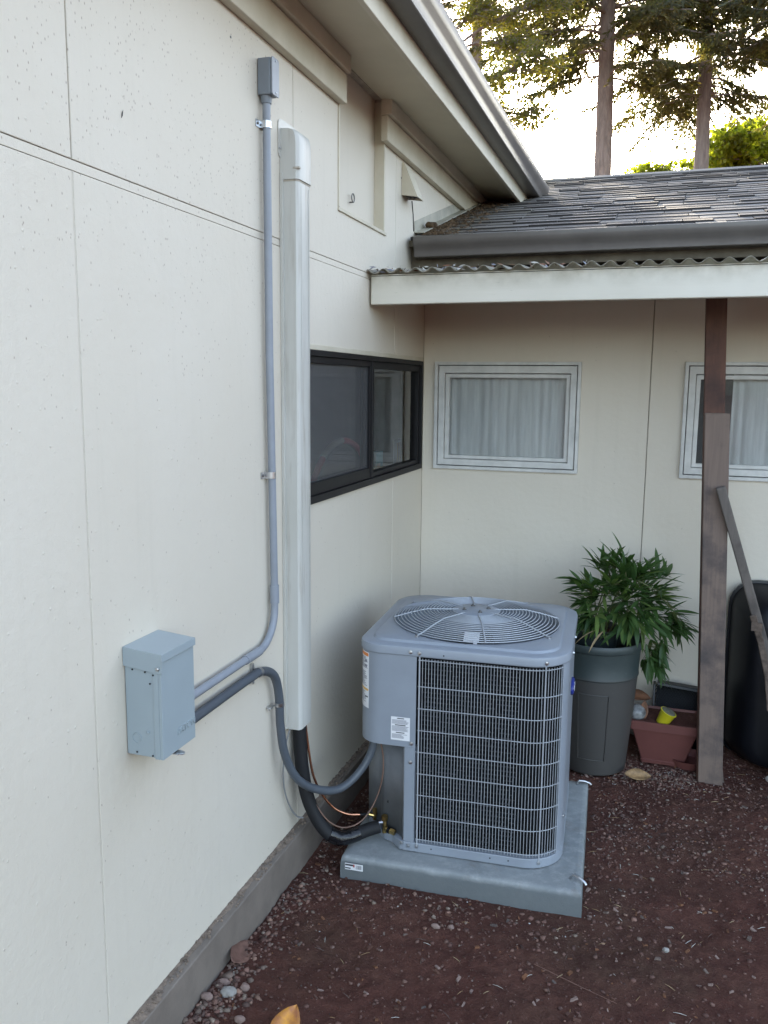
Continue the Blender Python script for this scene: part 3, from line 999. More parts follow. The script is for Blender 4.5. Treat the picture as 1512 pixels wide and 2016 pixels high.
def white_window(W, drawn):
    x0, x1, z0, z1 = W
    w = bpy.data.objects.new('window', None)
    COL.objects.link(w)
    w.parent = house
    B = lambda b, n, m, **k: b.build(n, m, w, world=False, **k)
    B(frame_rect(WB, x0 - 0.004, x1 + 0.004, z0 - 0.004, z1 + 0.004, 0.004, 0.002, 0.05), 'gasket', 'dark_gap')
    B(frame_rect(WB, x0, x1, z0, z1, 0.018, -0.018, 0.045), 'casing', 'alu', bevel=0.002)
    B(frame_rect(WB, x0 + 0.018, x1 - 0.018, z0 + 0.018, z1 - 0.018, 0.006, 0.014, 0.05), 'gasket', 'dark_gap')
    B(frame_rect(WB, x0 + 0.022, x1 - 0.022, z0 + 0.022, z1 - 0.022, 0.034, -0.006, 0.05, 0.034, 0.040), 'frame', 'alu', bevel=0.003)
    B(frame_rect(WB, x0 + 0.058, x1 - 0.058, z0 + 0.058, z1 - 0.066, 0.022, 0.012, 0.05, 0.020, 0.022), 'sash', 'alu', bevel=0.003)
    B(sheet(WB, x0 + 0.07, x1 - 0.07, z0 + 0.07, z1 - 0.08, 0.030), 'insect_screen', 'screen')
    B(sheet(WB, x0 + 0.07, x1 - 0.07, z0 + 0.07, z1 - 0.08, 0.042), 'glass_pane', 'clear_glass')
    a, c = drawn
    B(curtain(WB, x0 + 0.05 + a, x1 - 0.02 - c, z0 + 0.03, z1 - 0.03, 0.075, 0.006, 150), 'curtain', 'curtain', smooth=60)
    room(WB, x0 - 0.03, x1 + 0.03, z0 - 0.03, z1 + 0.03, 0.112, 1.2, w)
white_window(W1, (0.0, 0.0))
white_window(W2, (0.19, -0.1))

def dark_window():
    y0, y1, z0, z1 = WIN_L
    ym = 3.79
    w = bpy.data.objects.new('sliding_window', None)
    COL.objects.link(w)
    w.parent = house
    B = lambda b, n, m, **k: b.build(n, m, w, world=False, **k)
    B(MB().box(0.0005, 0.006, y0 - 0.02, y1 + 0.02, z1 + 0.001, z1 + 0.022), 'head_trim', 'trim', bevel=0.002)
    B(frame_rect(WL, y0, y1, z0, z1, 0.020, -0.012, 0.09, 0.030, 0.022), 'frame', 'black_frame', bevel=0.002)
    # left sash with screen
    B(frame_rect(WL, y0 + 0.02, ym, z0 + 0.031, z1 - 0.023, 0.034, -0.003, 0.028, 0.05, 0.026), 'screen_sash', 'black_frame', bevel=0.002)
    B(sheet(WL, y0 + 0.05, ym - 0.034, z0 + 0.08, z1 - 0.049, 0.010), 'insect_screen', 'screen_dark')
    B(sheet(WL, y0 + 0.03, ym - 0.01, z0 + 0.04, z1 - 0.03, 0.034), 'glass_pane', 'glass')
    # right fixed light
    B(frame_rect(WL, ym + 0.001, y1 - 0.021, z0 + 0.031, z1 - 0.023, 0.026, 0.002, 0.06, 0.022, 0.034), 'glazing_bead', 'black_frame', bevel=0.002)
    B(sheet(WL, ym + 0.02, y1 - 0.04, z0 + 0.045, z1 - 0.05, 0.022), 'glass_pane', 'glass')
    B(MB().box(-0.05, 0.008, ym - 0.018, ym + 0.010, z0 + 0.031, z1 - 0.023), 'mullion', 'black_frame', bevel=0.002)
    B(MB().box(-0.17, -0.1105, y0 - 0.03, y1 + 0.35, z0 - 0.03, z0 + 0.004), 'inner_sill', 'alu')
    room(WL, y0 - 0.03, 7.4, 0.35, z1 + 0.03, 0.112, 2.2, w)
dark_window()
hp = [(-0.20 - 0.02 * math.sin(t), 3.97 + 0.52 * math.cos(t), 1.10 + 0.52 * math.sin(t)) for t in np.linspace(0, 2 * math.pi, 49)]
hoop = thing('toy_hoop', 'pink and white plastic hoop standing behind the dark screened window', 'hoop', (-0.20, 3.97, 0.58))
hb = MB()
for i in range(48):
    hb.tube(hp[i:i + 2], 0.016, 8, 'pink' if (i // 4) % 3 else 'label_white')
hb.build('ring', None, hoop, smooth=60)
bx_ = MB()
bx_.box(-0.160, -0.122, 4.225, 4.335, 1.4345, 1.545, 'paleblue')
bx_.box(-0.1218, -0.121, 4.232, 4.29, 1.44, 1.485, 'label_white')
bo = thing('small_box', 'pale blue box with white label on the sill inside the dark window', 'box', (-0.140, 4.28, 1.4345))
bx_.build('body', None, bo, bevel=0.001)
co = thing('striped_card', 'pale card printed with curved lines on the sill inside the dark window', 'card', (-0.13, 4.69, 1.4345))
cb = MB().box(-0.142, -0.139, 4.585, 4.80, 1.4345, 1.59, 'card')
for k in range(5):
    yy = 4.64 + k * 0.024
    cb.tube([(-0.1385, yy + 0.012 * math.sin(t * 3), 1.455 + 0.115 * t) for t in np.linspace(0, 1, 8)], 0.0022, 4, 'label_red' if k % 2 else 'label_yellow')
cb.build('sheet', None, co)

# ------------------------------------------------------------------ porch roof, beam and post
porch = thing('porch_cover', 'low lean-to of corrugated sheet on a cream beam over the corner windows', 'porch roof', (0.9, 3.75, 2.26))
bm_ = MB()
bm_.box(0.012, XR - 0.3, 3.730, 3.768, 2.259, 2.391)
bm_.build('beam', 'beam', porch, bevel=0.004)
MB().box(0.012, XR - 0.3, 3.7285, 3.7295, 2.383, 2.3855).build('beam_crack', 'dark_gap', porch)
def corrugated():
    n = int((XR - 0.3) / 0.076 * 14)
    b = MB()
    loops = []
    r = random.Random(5)
    for (y, z) in ((3.700, 2.4055), (3.95, 2.426), (4.30, 2.455), (4.66, 2.487)):
        top = []
        for i in range(n + 1):
            x = 0.004 + (XR - 0.3) * i / n
            zz = z - 0.003 + 0.0105 * math.cos(2 * math.pi * x / 0.076) + 0.0035 * mnoise.noise((x * 7, y, 0.3))
            top.append((x, y + (0.012 * mnoise.noise((x * 21, 4.4, 1.0)) if y < 3.8 else 0), zz))
        loops.append(top)
    b.loft(loops, closed=False)
    return b.build('roof_sheet', 'awning', porch, smooth=70, solid=0.0018)
corrugated()
MB().box(0.002, XR - 0.3, 4.640, BY - 0.001, 2.41, 2.468).build('ledger_board', 'trim', porch, bevel=0.003)
for xr_ in (0.62, 1.48, 2.30, 3.10, 3.95):
    sl = 0.0886
    MB().loft([[(xr_, 3.769, 2.30), (xr_ + 0.038, 3.769, 2.30), (xr_ + 0.038, 3.769, 2.388), (xr_, 3.769, 2.388)],
               [(xr_, 4.639, 2.375), (xr_ + 0.038, 4.639, 2.375), (xr_ + 0.038, 4.639, 2.462), (xr_, 4.639, 2.462)]]).build('rafter', 'trim', porch, bevel=0.002)
# debris caught in the sheet edge
def awning_litter():
    r = random.Random(8)
    b = MB()
    for i in range(70):
        x = min(abs(r.gauss(0.25, 0.35)) + 0.02, 2.5)
        y = r.uniform(3.70, 3.76)
        z = 2.41 + r.uniform(-0.008, 0.012)
        a = r.uniform(0, 6.28); l = r.uniform(0.008, 0.03)
        d = Vector((math.cos(a) * l, math.sin(a) * l * 0.5, r.uniform(-0.006, 0.010)))
        p = Vector((x, y, z))
        w = Vector((0, 0.004, 0.004))
        b.add([p - d, p + w, p + d, p - w], [(0, 1, 2, 3)], r.choice(('moss', 'label_ink', 'deadleaf', 'white_bits')))
    tag(b.build('edge_litter', None), 'dry litter caught in the corrugated roof edge', 'litter', kind='stuff')
awning_litter()

post = thing('porch_post', 'red brown wood post with a weathered board nailed over its foot, holding up the lean-to', 'post', (1.60, 4.22, 0.0))
def leanbox(xt, zt, xb, zb, w, y0, y1, name, mat, wt=None):
    wt = wt or w
    return MB().loft([[(xb, y0, zb), (xb + w, y0, zb), (xb + w, y1, zb), (xb, y1, zb)], [(xt, y0, zt), (xt + wt, y0, zt), (xt + wt, y1, zt), (xt, y1, zt)]]).build(name, mat, post, bevel=0.004)
leanbox(1.458, 2.385, 1.560, -0.03, 0.090, 4.200, 4.289, 'upright', 'redwood')
leanbox(1.486, 1.785, 1.566, -0.03, 0.112, 4.172, 4.199, 'board', 'oldwood', 0.108)
leanbox(1.598, 0.40, 1.655, -0.03, 0.035, 4.22, 4.27, 'stub', 'oldwood', 0.03)

# ------------------------------------------------------------------ line-set cover, conduits, disconnect box
cov = thing('line_cover', 'tall off-white plastic line cover with water stains fixed upright on the wall', 'pipe cover', (0.0, 2.85, 0.60))
def cprof(y0, y1, x, c=0.014):
    return [(0.0005, y0), (x - c * 0.6, y0), (x - 0.003, y0 + c * 0.5), (x, y0 + c), (x, y1 - c), (x - 0.003, y1 - c * 0.5), (x - c * 0.6, y1), (0.0005, y1)]
MB().loft([[(x, y, z) for x, y in cprof(2.798, 2.914, 0.066)] for z in (0.60, 2.60)]).build('duct', 'cover', cov, smooth=30)
MB().box(0.067, 0.0678, 2.822, 2.8235, 0.60, 2.58).box(0.067, 0.0678, 2.888, 2.8895, 0.60, 2.58).build('seam', 'cover', cov)
MB().box(0.0005, 0.012, 2.790, 2.922, 0.60, 2.62).build('base_channel', 'cover', cov, bevel=0.001)
caps = []
for (z, x, a) in ((2.597, 0.0705, 0), (2.715, 0.0705, 0), (2.738, 0.0685, 0), (2.752, 0.063, 0), (2.760, 0.054, 0), (2.764, 0.040, 0), (2.766, 0.004, 0)):
    caps.append([(px, py, z) for px, py in cprof(2.794, 2.918, x, min(0.018, x * 0.4))])
MB().loft([[(px, py, z) for px, py in cprof(2.7975, 2.9145, 0.0668)] for z in (2.590, 2.5965)]).build('cap_seam', 'groove', cov)
cp_ = MB().loft(caps).build('end_cap', 'cover', cov, smooth=35)
MB().box(0.050, 0.0745, 2.7925, 2.805, 2.630, 2.636).build('cap_clip', 'groove', cp_)
fp = [(2.856 + 0.078 * math.cos(t) * 0.95, 2.745 + 0.062 * math.sin(t)) for t in np.linspace(0, 2 * math.pi, 28, endpoint=False)]
fp = []
for (cy_, cz_, a0) in ((2.910, 2.775, 0), (2.800, 2.775, 90), (2.800, 2.69, 180), (2.910, 2.69, 270)):
    for k in range(5):
        t = R(a0 + k * 22.5)
        fp.append((cy_ + 0.022 * math.cos(t), cz_ + 0.022 * math.sin(t)))
MB().extr(fp, lambda u, v, w: (w, u, v), 0.0006, 0.004).build('wall_flange', 'cover', cov)
MB().lathe([(0.004, 0), (0.004, 0.003), (0.0015, 0.004)], (0.004, 2.787, 2.70), 10, axis=Matrix.Rotation(R(90), 3, 'Y')).build('screw', 'zinc', cov)

cond = thing('rigid_conduit', 'grey rigid conduit rising from the disconnect box to a fitting high on the wall', 'conduit', (0.02, 2.66, 0.98))
arc = []
for k in range(9):
    t = R(90 * k / 8)
    arc.append((0.024, 2.545 + 0.125 * math.sin(t), 0.985 + 0.125 * (1 - math.cos(t))))
low = [(0.030, 1.965, 0.985), (0.026, 2.2, 0.984)] + arc + [(0.024, 2.671, 1.16)]
MB().tube(low, 0.0134, 16).build('lower_bend', 'pvc', cond, smooth=40)
MB().tube([(0.024, 2.671, 1.15), (0.021, 2.655, 2.0), (0.021, 2.652, 2.815)], 0.0134, 16).build('riser', 'pvc', cond, smooth=40)
MB().tube([(0.024, 2.671, 1.125), (0.024, 2.6705, 1.19)], 0.0165, 18).build('coupling', 'pvc', cond, smooth=40)
MB().tube([(0.025, 2.44, 0.985), (0.0245, 2.545, 0.985)], 0.0160, 18).build('coupling', 'pvc', cond, smooth=40)
lb = MB()
lbp = [(0.002, 2.627), (0.044, 2.627), (0.050, 2.633), (0.050, 2.671), (0.044, 2.677), (0.002, 2.677)]
lb.loft([[(x, y, z) for x, y in lbp] for z in (2.822, 2.934)])
fit = lb.build('conduit_fitting', 'pvc_box', cond, bevel=0.003, smooth=35)
cvp = []
for (cy_, cz_, a0) in ((2.670, 2.928, 0), (2.634, 2.928, 90), (2.634, 2.828, 180), (2.670, 2.828, 270)):
    for k in range(4):
        t = R(a0 + k * 30)
        cvp.append((cy_ + 0.008 * math.cos(t), cz_ + 0.008 * math.sin(t)))
MB().extr(cvp, lambda u, v, w: (w, u, v), 0.0505, 0.0555).build('fitting_cover', 'pvc', fit, bevel=0.0015)
for zz in (2.926, 2.830):
    MB().lathe([(0.0035, 0), (0.0035, 0.002), (0.001, 0.003)], (0.0556, 2.652, zz), 10, axis=Matrix.Rotation(R(90), 3, 'Y')).build('screw', 'zinc', fit)
MB().tube([(0.021, 2.652, 2.800), (0.021, 2.652, 2.823)], [0.0165, 0.0205], 18).build('hub', 'pvc_box', cond, smooth=40)
def strap(y, z, hole_side=-1, vertical=True, parent=cond, r=0.0145, x=0.021, w=0.011):
    b = MB()
    pr = []
    pr2 = []
    for k in range(9):
        t = math.pi * k / 8
        pr.append((x + r * math.sin(t) * 1.02, r * math.cos(t)))
    # arch over the pipe with a foot on one side
    arch_o = [(0.001, -r - 0.001)] + [(x + (r + 0.0015) * math.sin(t), -(r + 0.0015) * math.cos(t)) for t in np.linspace(0.0, math.pi, 11)] + [(0.001, r + 0.001)]
    arch_i = [(0.001, r - 0.0005)] + [(x + r * math.sin(t), -r * math.cos(t)) for t in np.linspace(math.pi, 0.0, 11)] + [(0.001, -r + 0.0005)]
    foot = [(0.001, 0.0), (0.0028, 0.0)]
    poly = arch_o + arch_i
    F = (lambda u, v, q: (u, y + v, z + q)) if vertical else (lambda u, v, q: (u, y + q, z + v))
    b.extr(poly, F, -w, w)
    a0, a1 = sorted((hole_side * r, hole_side * (r + 0.026)))
    b.extr([(0.001, a0), (0.0028, a0), (0.0028, a1), (0.001, a1)], F, -w, w)
    o = b.build('pipe_strap', 'zinc', parent, smooth=30)
    c = F(0.0028, hole_side * (r + 0.013), 0)
    MB().lathe([(0.0048, 0), (0.0045, 0.003), (0.0015, 0.0038)], c, 8, axis=Matrix.Rotation(R(90), 3, 'Y')).build('screw', 'lead', o)
strap(2.652, 2.735)
strap(2.660, 1.585)
MB().lathe([(0.0185, 0), (0.0195, 0.004), (0.0195, 0.012), (0.0185, 0.016)], (0.03, 1.972, 0.985), 18, axis=Matrix.Rotation(R(-90), 3, 'X')).build('locknut', 'zinc', cond, smooth=35)

box = thing('disconnect_box', 'small grey green electrical disconnect box with a hinged cap on the wall', 'electrical box', (0.0, 1.89, 0.92))
Y0, Y1, Z0, Z1 = 1.808, 1.970, 0.921, 1.208
MB().box(0.002, 0.104, Y0 + 0.003, Y1 - 0.003, Z0 + 0.002, Z1 - 0.004).build('enclosure', 'disc', box, bevel=0.003)
MB().box(0.1045, 0.1135, Y0 + 0.001, Y1 - 0.001, Z0, Z1 - 0.0225).box(0.088, 0.1045, Y0 + 0.0005, Y0 + 0.003, Z0, Z1 - 0.03).build('door', 'disc', box, bevel=0.002)
MB().add([(0.001, Y0 - 0.001, Z1 - 0.040), (0.118, Y0 - 0.001, Z1 - 0.052), (0.118, Y0 - 0.001, Z1 + 0.000), (0.001, Y0 - 0.001, Z1 + 0.010),
          (0.001, Y1 + 0.001, Z1 - 0.020), (0.118, Y1 + 0.001, Z1 - 0.020), (0.118, Y1 + 0.001, Z1 + 0.000), (0.001, Y1 + 0.001, Z1 + 0.010),
          (0.118, Y1 + 0.001, Z1 - 0.020), (0.118, Y0 - 0.001, Z1 - 0.020)],
         [(0, 1, 9, 2, 3), (3, 2, 6, 7), (2, 9, 5, 6), (4, 7, 6, 5)]).build('cap', 'disc', box, solid=0.002, bevel=0.0008)
def screw(c, axis, r=0.0045, parent=None, mat='zinc', world=True):
    return MB().lathe([(r, 0), (r, r * 0.5), (r * 0.4, r * 0.8)], c, 8, mat=None, axis=axis).build('screw', mat, parent, smooth=30, world=world)
AXN = Matrix.Rotation(R(90), 3, 'X')       # points to -y
AXX = Matrix.Rotation(R(90), 3, 'Y')       # points to +x
screw((0.106, Y0 - 0.003, Z1 - 0.038), AXN, 0.0055, box)
for (xx, zz) in ((0.028, 1.160), (0.066, 1.157), (0.090, 1.151), (0.080, 1.127), (0.034, 0.934), (0.082, 0.930)):
    MB().lathe([(0.0026, 0), (0.0026, 0.0012)], (xx, Y0 + 0.0005, zz), 8, axis=AXN).build('punched_hole', 'hole', box)
screw((0.068, Y0 + 0.002, 0.992), AXN, 0.005, box, 'disc')
kr = [(0.033 + 0.0125 * math.cos(t), Y0 + 0.0025, 0.972 + 0.0135 * math.sin(t)) for t in np.linspace(0, 2 * math.pi, 25)]
MB().tube(kr, 0.0012, 6).build('knockout', 'disc', box, smooth=60)
MB().box(0.05, 0.124, 1.86, 1.885, Z0 - 0.006, Z0 - 0.002).lathe([(0.009, 0), (0.009, 0.004)], (0.128, 1.873, Z0 - 0.006), 12).build('hasp', 'zinc', box, bevel=0.001)
MB().box(0.03, 0.09, Y1 + 0.001, Y1 + 0.006, 1.155, 1.19).box(0.05, 0.075, Y1 - 0.003, Y1 + 0.008, 1.05, 1.085).build('side_latch', 'pvc_box', box, bevel=0.001)
em = text_mesh('EATON', 0.027, 0.0017, 'embossed_lettering')
em.materials.clear()
em.materials.append(M['disc'])
eo = link('embossed_lettering', em, box)
eo.matrix_parent_inverse = Matrix.Identity(4)
eo.rotation_euler = (R(90), 0, R(90))
eo.location = Vector((0.1139, 1.923, 0.972)) - box.location

def flexpath(ctrl, n=16):
    c = [Vector(p) for p in ctrl]
    c = [2 * c[0] - c[1]] + c + [2 * c[-1] - c[-2]]
    out = []
    for i in range(1, len(c) - 2):
        for k in range(n):
            t = k / n
            p0, p1, p2, p3 = c[i - 1:i + 3]
            out.append(0.5 * (2 * p1 + (p2 - p0) * t + (2 * p0 - 5 * p1 + 4 * p2 - p3) * t * t + (3 * p1 - p0 - 3 * p2 + p3) * t ** 3))
    out.append(c[-2])
    return out
def resample(path, step):
    out = [path[0]]
    acc = 0
    for a, b in zip(path[:-1], path[1:]):
        d = (b - a).length
        while acc + d >= step:
            t = (step - acc) / d
            a = a.lerp(b, t)
            d = (b - a).length
            out.append(a.copy())
            acc = 0
        acc += d
    return out
flx = thing('flexible_conduit', 'ribbed charcoal flexible conduit looping from the disconnect box to the air conditioner', 'conduit', (0.03, 2.6, 0.6))
FP = [(0.032, 1.985, 0.915), (0.028, 2.2, 0.914), (0.026, 2.45, 0.914), (0.028, 2.56, 0.908), (0.032, 2.645, 0.862), (0.034, 2.678, 0.775), (0.036, 2.684, 0.66), (0.047, 2.700, 0.54), (0.078, 2.745, 0.43), (0.125, 2.83, 0.357), (0.180, 2.92, 0.328), (0.235, 2.985, 0.375), (0.275, 3.018, 0.455), (0.290, 3.030, 0.56)]
pth = resample(flexpath(FP), 0.0035)
rs = [0.0163 if i % 2 else 0.0151 for i in range(len(pth))]
MB().tube(pth, rs, 14).build('sleeve', 'flex', flx, smooth=50)
MB().lathe([(0.016, 0), (0.021, 0.003), (0.021, 0.016), (0.018, 0.020), (0.019, 0.024), (0.019, 0.032), (0.0165, 0.034)], (0.032, 1.972, 0.915), 18, axis=Matrix.Rotation(R(-90), 3, 'X')).build('connector', 'zinc', flx, smooth=35)
MB().tube([(0.032, 1.974, 0.915), (0.031, 2.010, 0.915)], 0.0185, 16).build('connector_nut', 'flex', flx, smooth=35)
def clampring(i, r, w, foot=None):
    a, b2 = pth[i - w], pth[i + w]
    o = MB().tube([a, b2], r, 16).build('clamp', 'zinc', flx, smooth=35)
    return o
ic = min(range(len(pth)), key=lambda i: (pth[i] - Vector((0.027, 2.535, 0.911))).length)
clampring(ic, 0.0178, 2)
MB().box(0.001, 0.012, 2.518, 2.530, 0.872, 0.945).build('clamp_strap', 'zinc', flx, bevel=0.001)
ic = min(range(len(pth)), key=lambda i: (pth[i] - Vector((0.034, 2.68, 0.745))).length)
clampring(ic, 0.0178, 2)
MB().box(0.001, 0.02, 2.640, 2.672, 0.737, 0.743).lathe([(0.006, 0), (0.006, 0.004)], (0.012, 2.642, 0.737), 8, axis=AXN).build('clamp_strap', 'zinc', flx, bevel=0.001)

# ------------------------------------------------------------------ concrete pad
TH = R(3.4)
pad = thing('concrete_pad', 'thick square concrete pad under the air conditioner', 'concrete pad', (0.638, 3.338, 0.0), rz=R(3.3))
def rrect2(hx, hy, r, n=5):
    pts = []
    for (cx_, cy_, a0) in ((hx - r, hy - r, 0), (-hx + r, hy - r, 90), (-hx + r, -hy + r, 180), (hx - r, -hy + r, 270)):
        for k in range(n + 1):
            t = R(a0 + 90 * k / n)
            pts.append((cx_ + r * math.cos(t), cy_ + r * math.sin(t)))
    return pts
def pad_mesh():
    bm = bmesh.new()
    me = bpy.data.meshes.new('slab')
    b = MB()
    nx_, ny_ = 46, 46
    hx, hy = 0.460, 0.455
    loops = []
    # outline with many points, slightly irregular, several height rings
    def ring(ins, z, jit):
        pts = []
        for (px, py) in [(-hx + 2 * hx * i / nx_, -hy) for i in range(nx_)] + [(hx, -hy + 2 * hy * i / ny_) for i in range(ny_)] + [(hx - 2 * hx * i / nx_, hy) for i in range(nx_)] + [(-hx, hy - 2 * hy * i / ny_) for i in range(ny_)]:
            qx = max(-hx + ins, min(hx - ins, px)); qy = max(-hy + ins, min(hy - ins, py))
            j = 0.35 * jit * mnoise.noise((px * 9, py * 9, z * 30)) + jit * 0.45 * mnoise.noise((px * 60, py * 60, z * 60))
            k = 1 + j
            zz = z + 0.002 * mnoise.noise((px * 5, py * 5, 2)) * (1 if z > 0.05 else 0)
            pts.append((qx * k, qy * k, zz))
        return pts
    loops = [ring(0.0, -0.04, 0.004), ring(0.0, 0.02, 0.006), ring(0.001, 0.055, 0.006), ring(0.004, 0.076, 0.005), ring(0.010, 0.081, 0.003), ring(0.03, 0.082, 0.001)]
    b.loft(loops, True, True, True)
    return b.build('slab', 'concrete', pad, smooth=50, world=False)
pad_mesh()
def hook(x, y, rz):
    b = MB()
    p = [(-0.045, 0, 0.078), (-0.043, 0, 0.092), (-0.034, 0, 0.100), (-0.01, 0, 0.098), (0.012, 0, 0.090), (0.018, 0, 0.082)]
    q = [Vector(a) for a in p]
    m_ = Matrix.Rotation(rz, 3, 'Z')
    b.tube([m_ @ a + Vector((x, y, 0)) for a in q], 0.0052, 10)
    b.build('lifting_hook', 'zinc', pad, smooth=50, world=False)
hook(0.455, -0.385, R(-25))
hook(0.452, 0.425, R(10))
st_ = MB()
st_.box(-0.437, -0.365, -0.4665, -0.4655, 0.038, 0.064, 'label_white')
st_.box(-0.436, -0.404, -0.4668, -0.4666, 0.054, 0.061, 'label_dark')
st_.box(-0.404, -0.398, -0.4668, -0.4666, 0.050, 0.062, 'label_red')
st_.box(-0.436, -0.414, -0.4668, -0.4666, 0.042, 0.047, 'label_dark')
rr = random.Random(2)
xx = -0.393
while xx < -0.37:
    w_ = rr.choice((0.0006, 0.001, 0.0015))
    st_.box(xx, xx + w_, -0.4668, -0.4666, 0.044, 0.060, 'label_dark')
    xx += w_ + 0.0012
st_.build('barcode_label', None, pad, world=False)

# ------------------------------------------------------------------ air conditioner
ac = thing('air_conditioner', 'square grey outdoor air conditioner with round top grille standing on the concrete pad', 'air conditioner', (0.609, 3.384, 0.083), rz=TH)
AZ = 0.083                                 # heights below are given above the ground
H = 0.399
def dense_outline(h, r, n=26):
    # front-left corner first, counter-clockwise: along the front to the right, round, back
    P = []
    for (sx_, sy_, a0, f) in ((-1, -1, 180, 0.70), (1, -1, 270, 1.12), (1, 1, 0, 1.0), (-1, 1, 90, 1.0)):
        q = r * f
        for k in range(n + 1):
            t = R(a0 + 90 * k / n)
            P.append(Vector((sx_ * (h - q) + q * math.cos(t), sy_ * (h - q) + q * math.sin(t))))
    P.append(P[0].copy())
    return P
class Path2:
    def __init__(s, P):
        s.P = P
        s.L = [0.0]
        for a, b in zip(P[:-1], P[1:]):
            s.L.append(s.L[-1] + (b - a).length)
    def at(s, d, off=0.0):
        d = d % s.L[-1]
        lo = 0
        for i in range(len(s.L) - 1):
            if s.L[i + 1] >= d:
                lo = i
                break
        t = (d - s.L[lo]) / max(1e-9, s.L[lo + 1] - s.L[lo])
        p = s.P[lo].lerp(s.P[lo + 1], t)
        tg = (s.P[lo + 1] - s.P[lo]).normalized()
        return p + Vector((tg.y, -tg.x)) * off
    def find(s, x, y):
        best = min(range(4000), key=lambda i: (s.at(s.L[-1] * i / 4000) - Vector((x, y))).length_squared)
        return s.L[-1] * best / 4000
    def sub(s, d0, d1, off=0.0, step=0.008):
        if d1 < d0: d1 += s.L[-1]
        n = max(2, int((d1 - d0) / step))
        return [s.at(d0 + (d1 - d0) * i / n, off) for i in range(n + 1)]
RB = 0.135
body = Path2(dense_outline(H, RB))
def wallstrip(b, d0, d1, z0, z1, off=0.0, t=0.003, mat=None, path=None, bottom_curve=None):
    o = (path or body).sub(d0, d1, off)
    i = (path or body).sub(d0, d1, off - t)
    poly = [(p.x, p.y) for p in o] + [(p.x, p.y) for p in reversed(i)]
    return b.loft([[(x, y, z0 - AZ) for x, y in poly], [(x, y, z1 - AZ) for x, y in poly]], mat=mat)
A = lambda b, n, m, **k: b.build(n, m, ac, world=False, **k)
dGL = body.find(-0.165, -H)               # left edge of the coil guard
dPOST = body.find(-0.205, -H)
dR0 = body.find(H - RB * 1.12 * (1 - math.cos(R(-32))), -H + RB * 1.12 * (1 + math.sin(R(-32))))                # where the right corner panel begins
dR1 = body.find(H - 0.0, H - RB - 0.01)
dL1 = body.find(-H, -0.10)
ZLB, ZCB = 0.884, 0.516
# control box cover round the front-left corner
A(wallstrip(MB(), dL1, dGL, ZCB, ZLB, 0.002, 0.004), 'access_panel', 'acgrey', smooth=40)
A(MB().add([(p.x, p.y, ZCB + 0.001 - AZ) for p in body.sub(dL1, dGL, 0.0)] + [(-0.165, -0.2, ZCB + 0.001 - AZ)], [tuple(range(len(body.sub(dL1, dGL, 0.0)) + 1))]), 'access_panel_floor', 'acinner')
# right side and rear corner panels, rear and left coils
A(wallstrip(MB(), dR0, body.find(-0.2, H), 0.10, ZLB, 0.001, 0.004), 'side_panel', 'acgrey', smooth=40)
A(wallstrip(MB(), body.find(-0.2, H), dL1, 0.10, ZLB, -0.012, 0.01), 'rear_coil', 'coil', smooth=40)
# inner dark coil behind the guard
A(wallstrip(MB(), dGL - 0.02, dR0 + 0.02, 0.11, ZLB, -0.028, 0.02), 'coil', 'coil', smooth=40)
tb = MB()
rt = random.Random(4)
for k in range(40):
    z = 0.135 + k * 0.0187
    x = -0.150
    while x < 0.215:
        if rt.random() < (0.85 if x > -0.14 else 0.5):
            ln = 0.009
            tb.box(x, x + ln, -H + 0.0235, -H + 0.027, z - AZ - 0.0012, z - AZ + 0.0012)
        x += 0.012
o = A(tb, 'coil_tube_ends', 'tube')
o['kind'] = 'stuff'
# corner post and slanted service panel with the valves
A(MB().box(-0.207, -0.166, -H - 0.001, -H + 0.003, 0.125 - AZ, ZCB - 0.001 - AZ).box(-0.169, -0.166, -H + 0.003, -H + 0.03, 0.125 - AZ, ZCB - 0.001 - AZ), 'corner_post', 'acgrey', bevel=0.001)
sp2 = [(-0.207, -H + 0.003), (-0.218, -H + 0.022), (-0.232, -H + 0.040), (-0.300, -H + 0.078), (-0.318, -H + 0.090), (-0.326, -H + 0.104), (-0.338, -H + 0.112), (-0.385, -H + 0.150), (-H + 0.003, -H + 0.17), (-H + 0.003, -0.10)]
A(MB().loft([[(x, y, z - AZ) for x, y in sp2] for z in (0.105, ZCB + 0.05)], closed=False), 'service_panel', 'acinner', solid=0.002, smooth=25)
A(MB().lathe([(0.007, 0), (0.007, 0.001)], (-0.285, -H + 0.0705, 0.242 - AZ), 10, axis=Matrix.Rotation(R(90), 3, 'X') ), 'cable_hole', 'hole')
# base pan rim
bp = [body.at(d, 0.004) for d in np.linspace(dPOST, dPOST + (body.L[-1] - 0), 3)]
ring = [(p.x, p.y) for p in body.sub(dPOST, body.find(-H, 0.0), 0.003, 0.012)]
ring += [(-H - 0.003, -0.16), (-0.385, -H + 0.135), (-0.34, -H + 0.095), (-0.30, -H + 0.058), (-0.262, -H + 0.040), (-0.240, -H + 0.018), (-0.222, -H + 0.001)]
b_ = MB()
b_.loft([[(x, y, z - AZ) for x, y in ring] for z in (0.086, 0.124)], True, True, True)
A(b_, 'base_pan', 'acgrey', bevel=0.003)
for d in (0.07, 0.30, 0.37):
    p = body.at(dGL + d, 0.0035)
    q = body.at(dGL + d, 0.02) - p
    mm = q.to_3d().to_track_quat('Z', 'Y').to_matrix()
    A(MB().lathe([(0.003, 0), (0.003, 0.0006)], (p.x, p.y, 0.108 - AZ), 8, axis=mm), 'drain_hole', 'hole')
for sx_ in (-0.25, 0.25):
    for sy_ in (-0.25, 0.25):
        A(MB().box(sx_ - 0.03, sx_ + 0.03, sy_ - 0.03, sy_ + 0.03, 0.0005, 0.0035), 'foot', 'black_plastic')
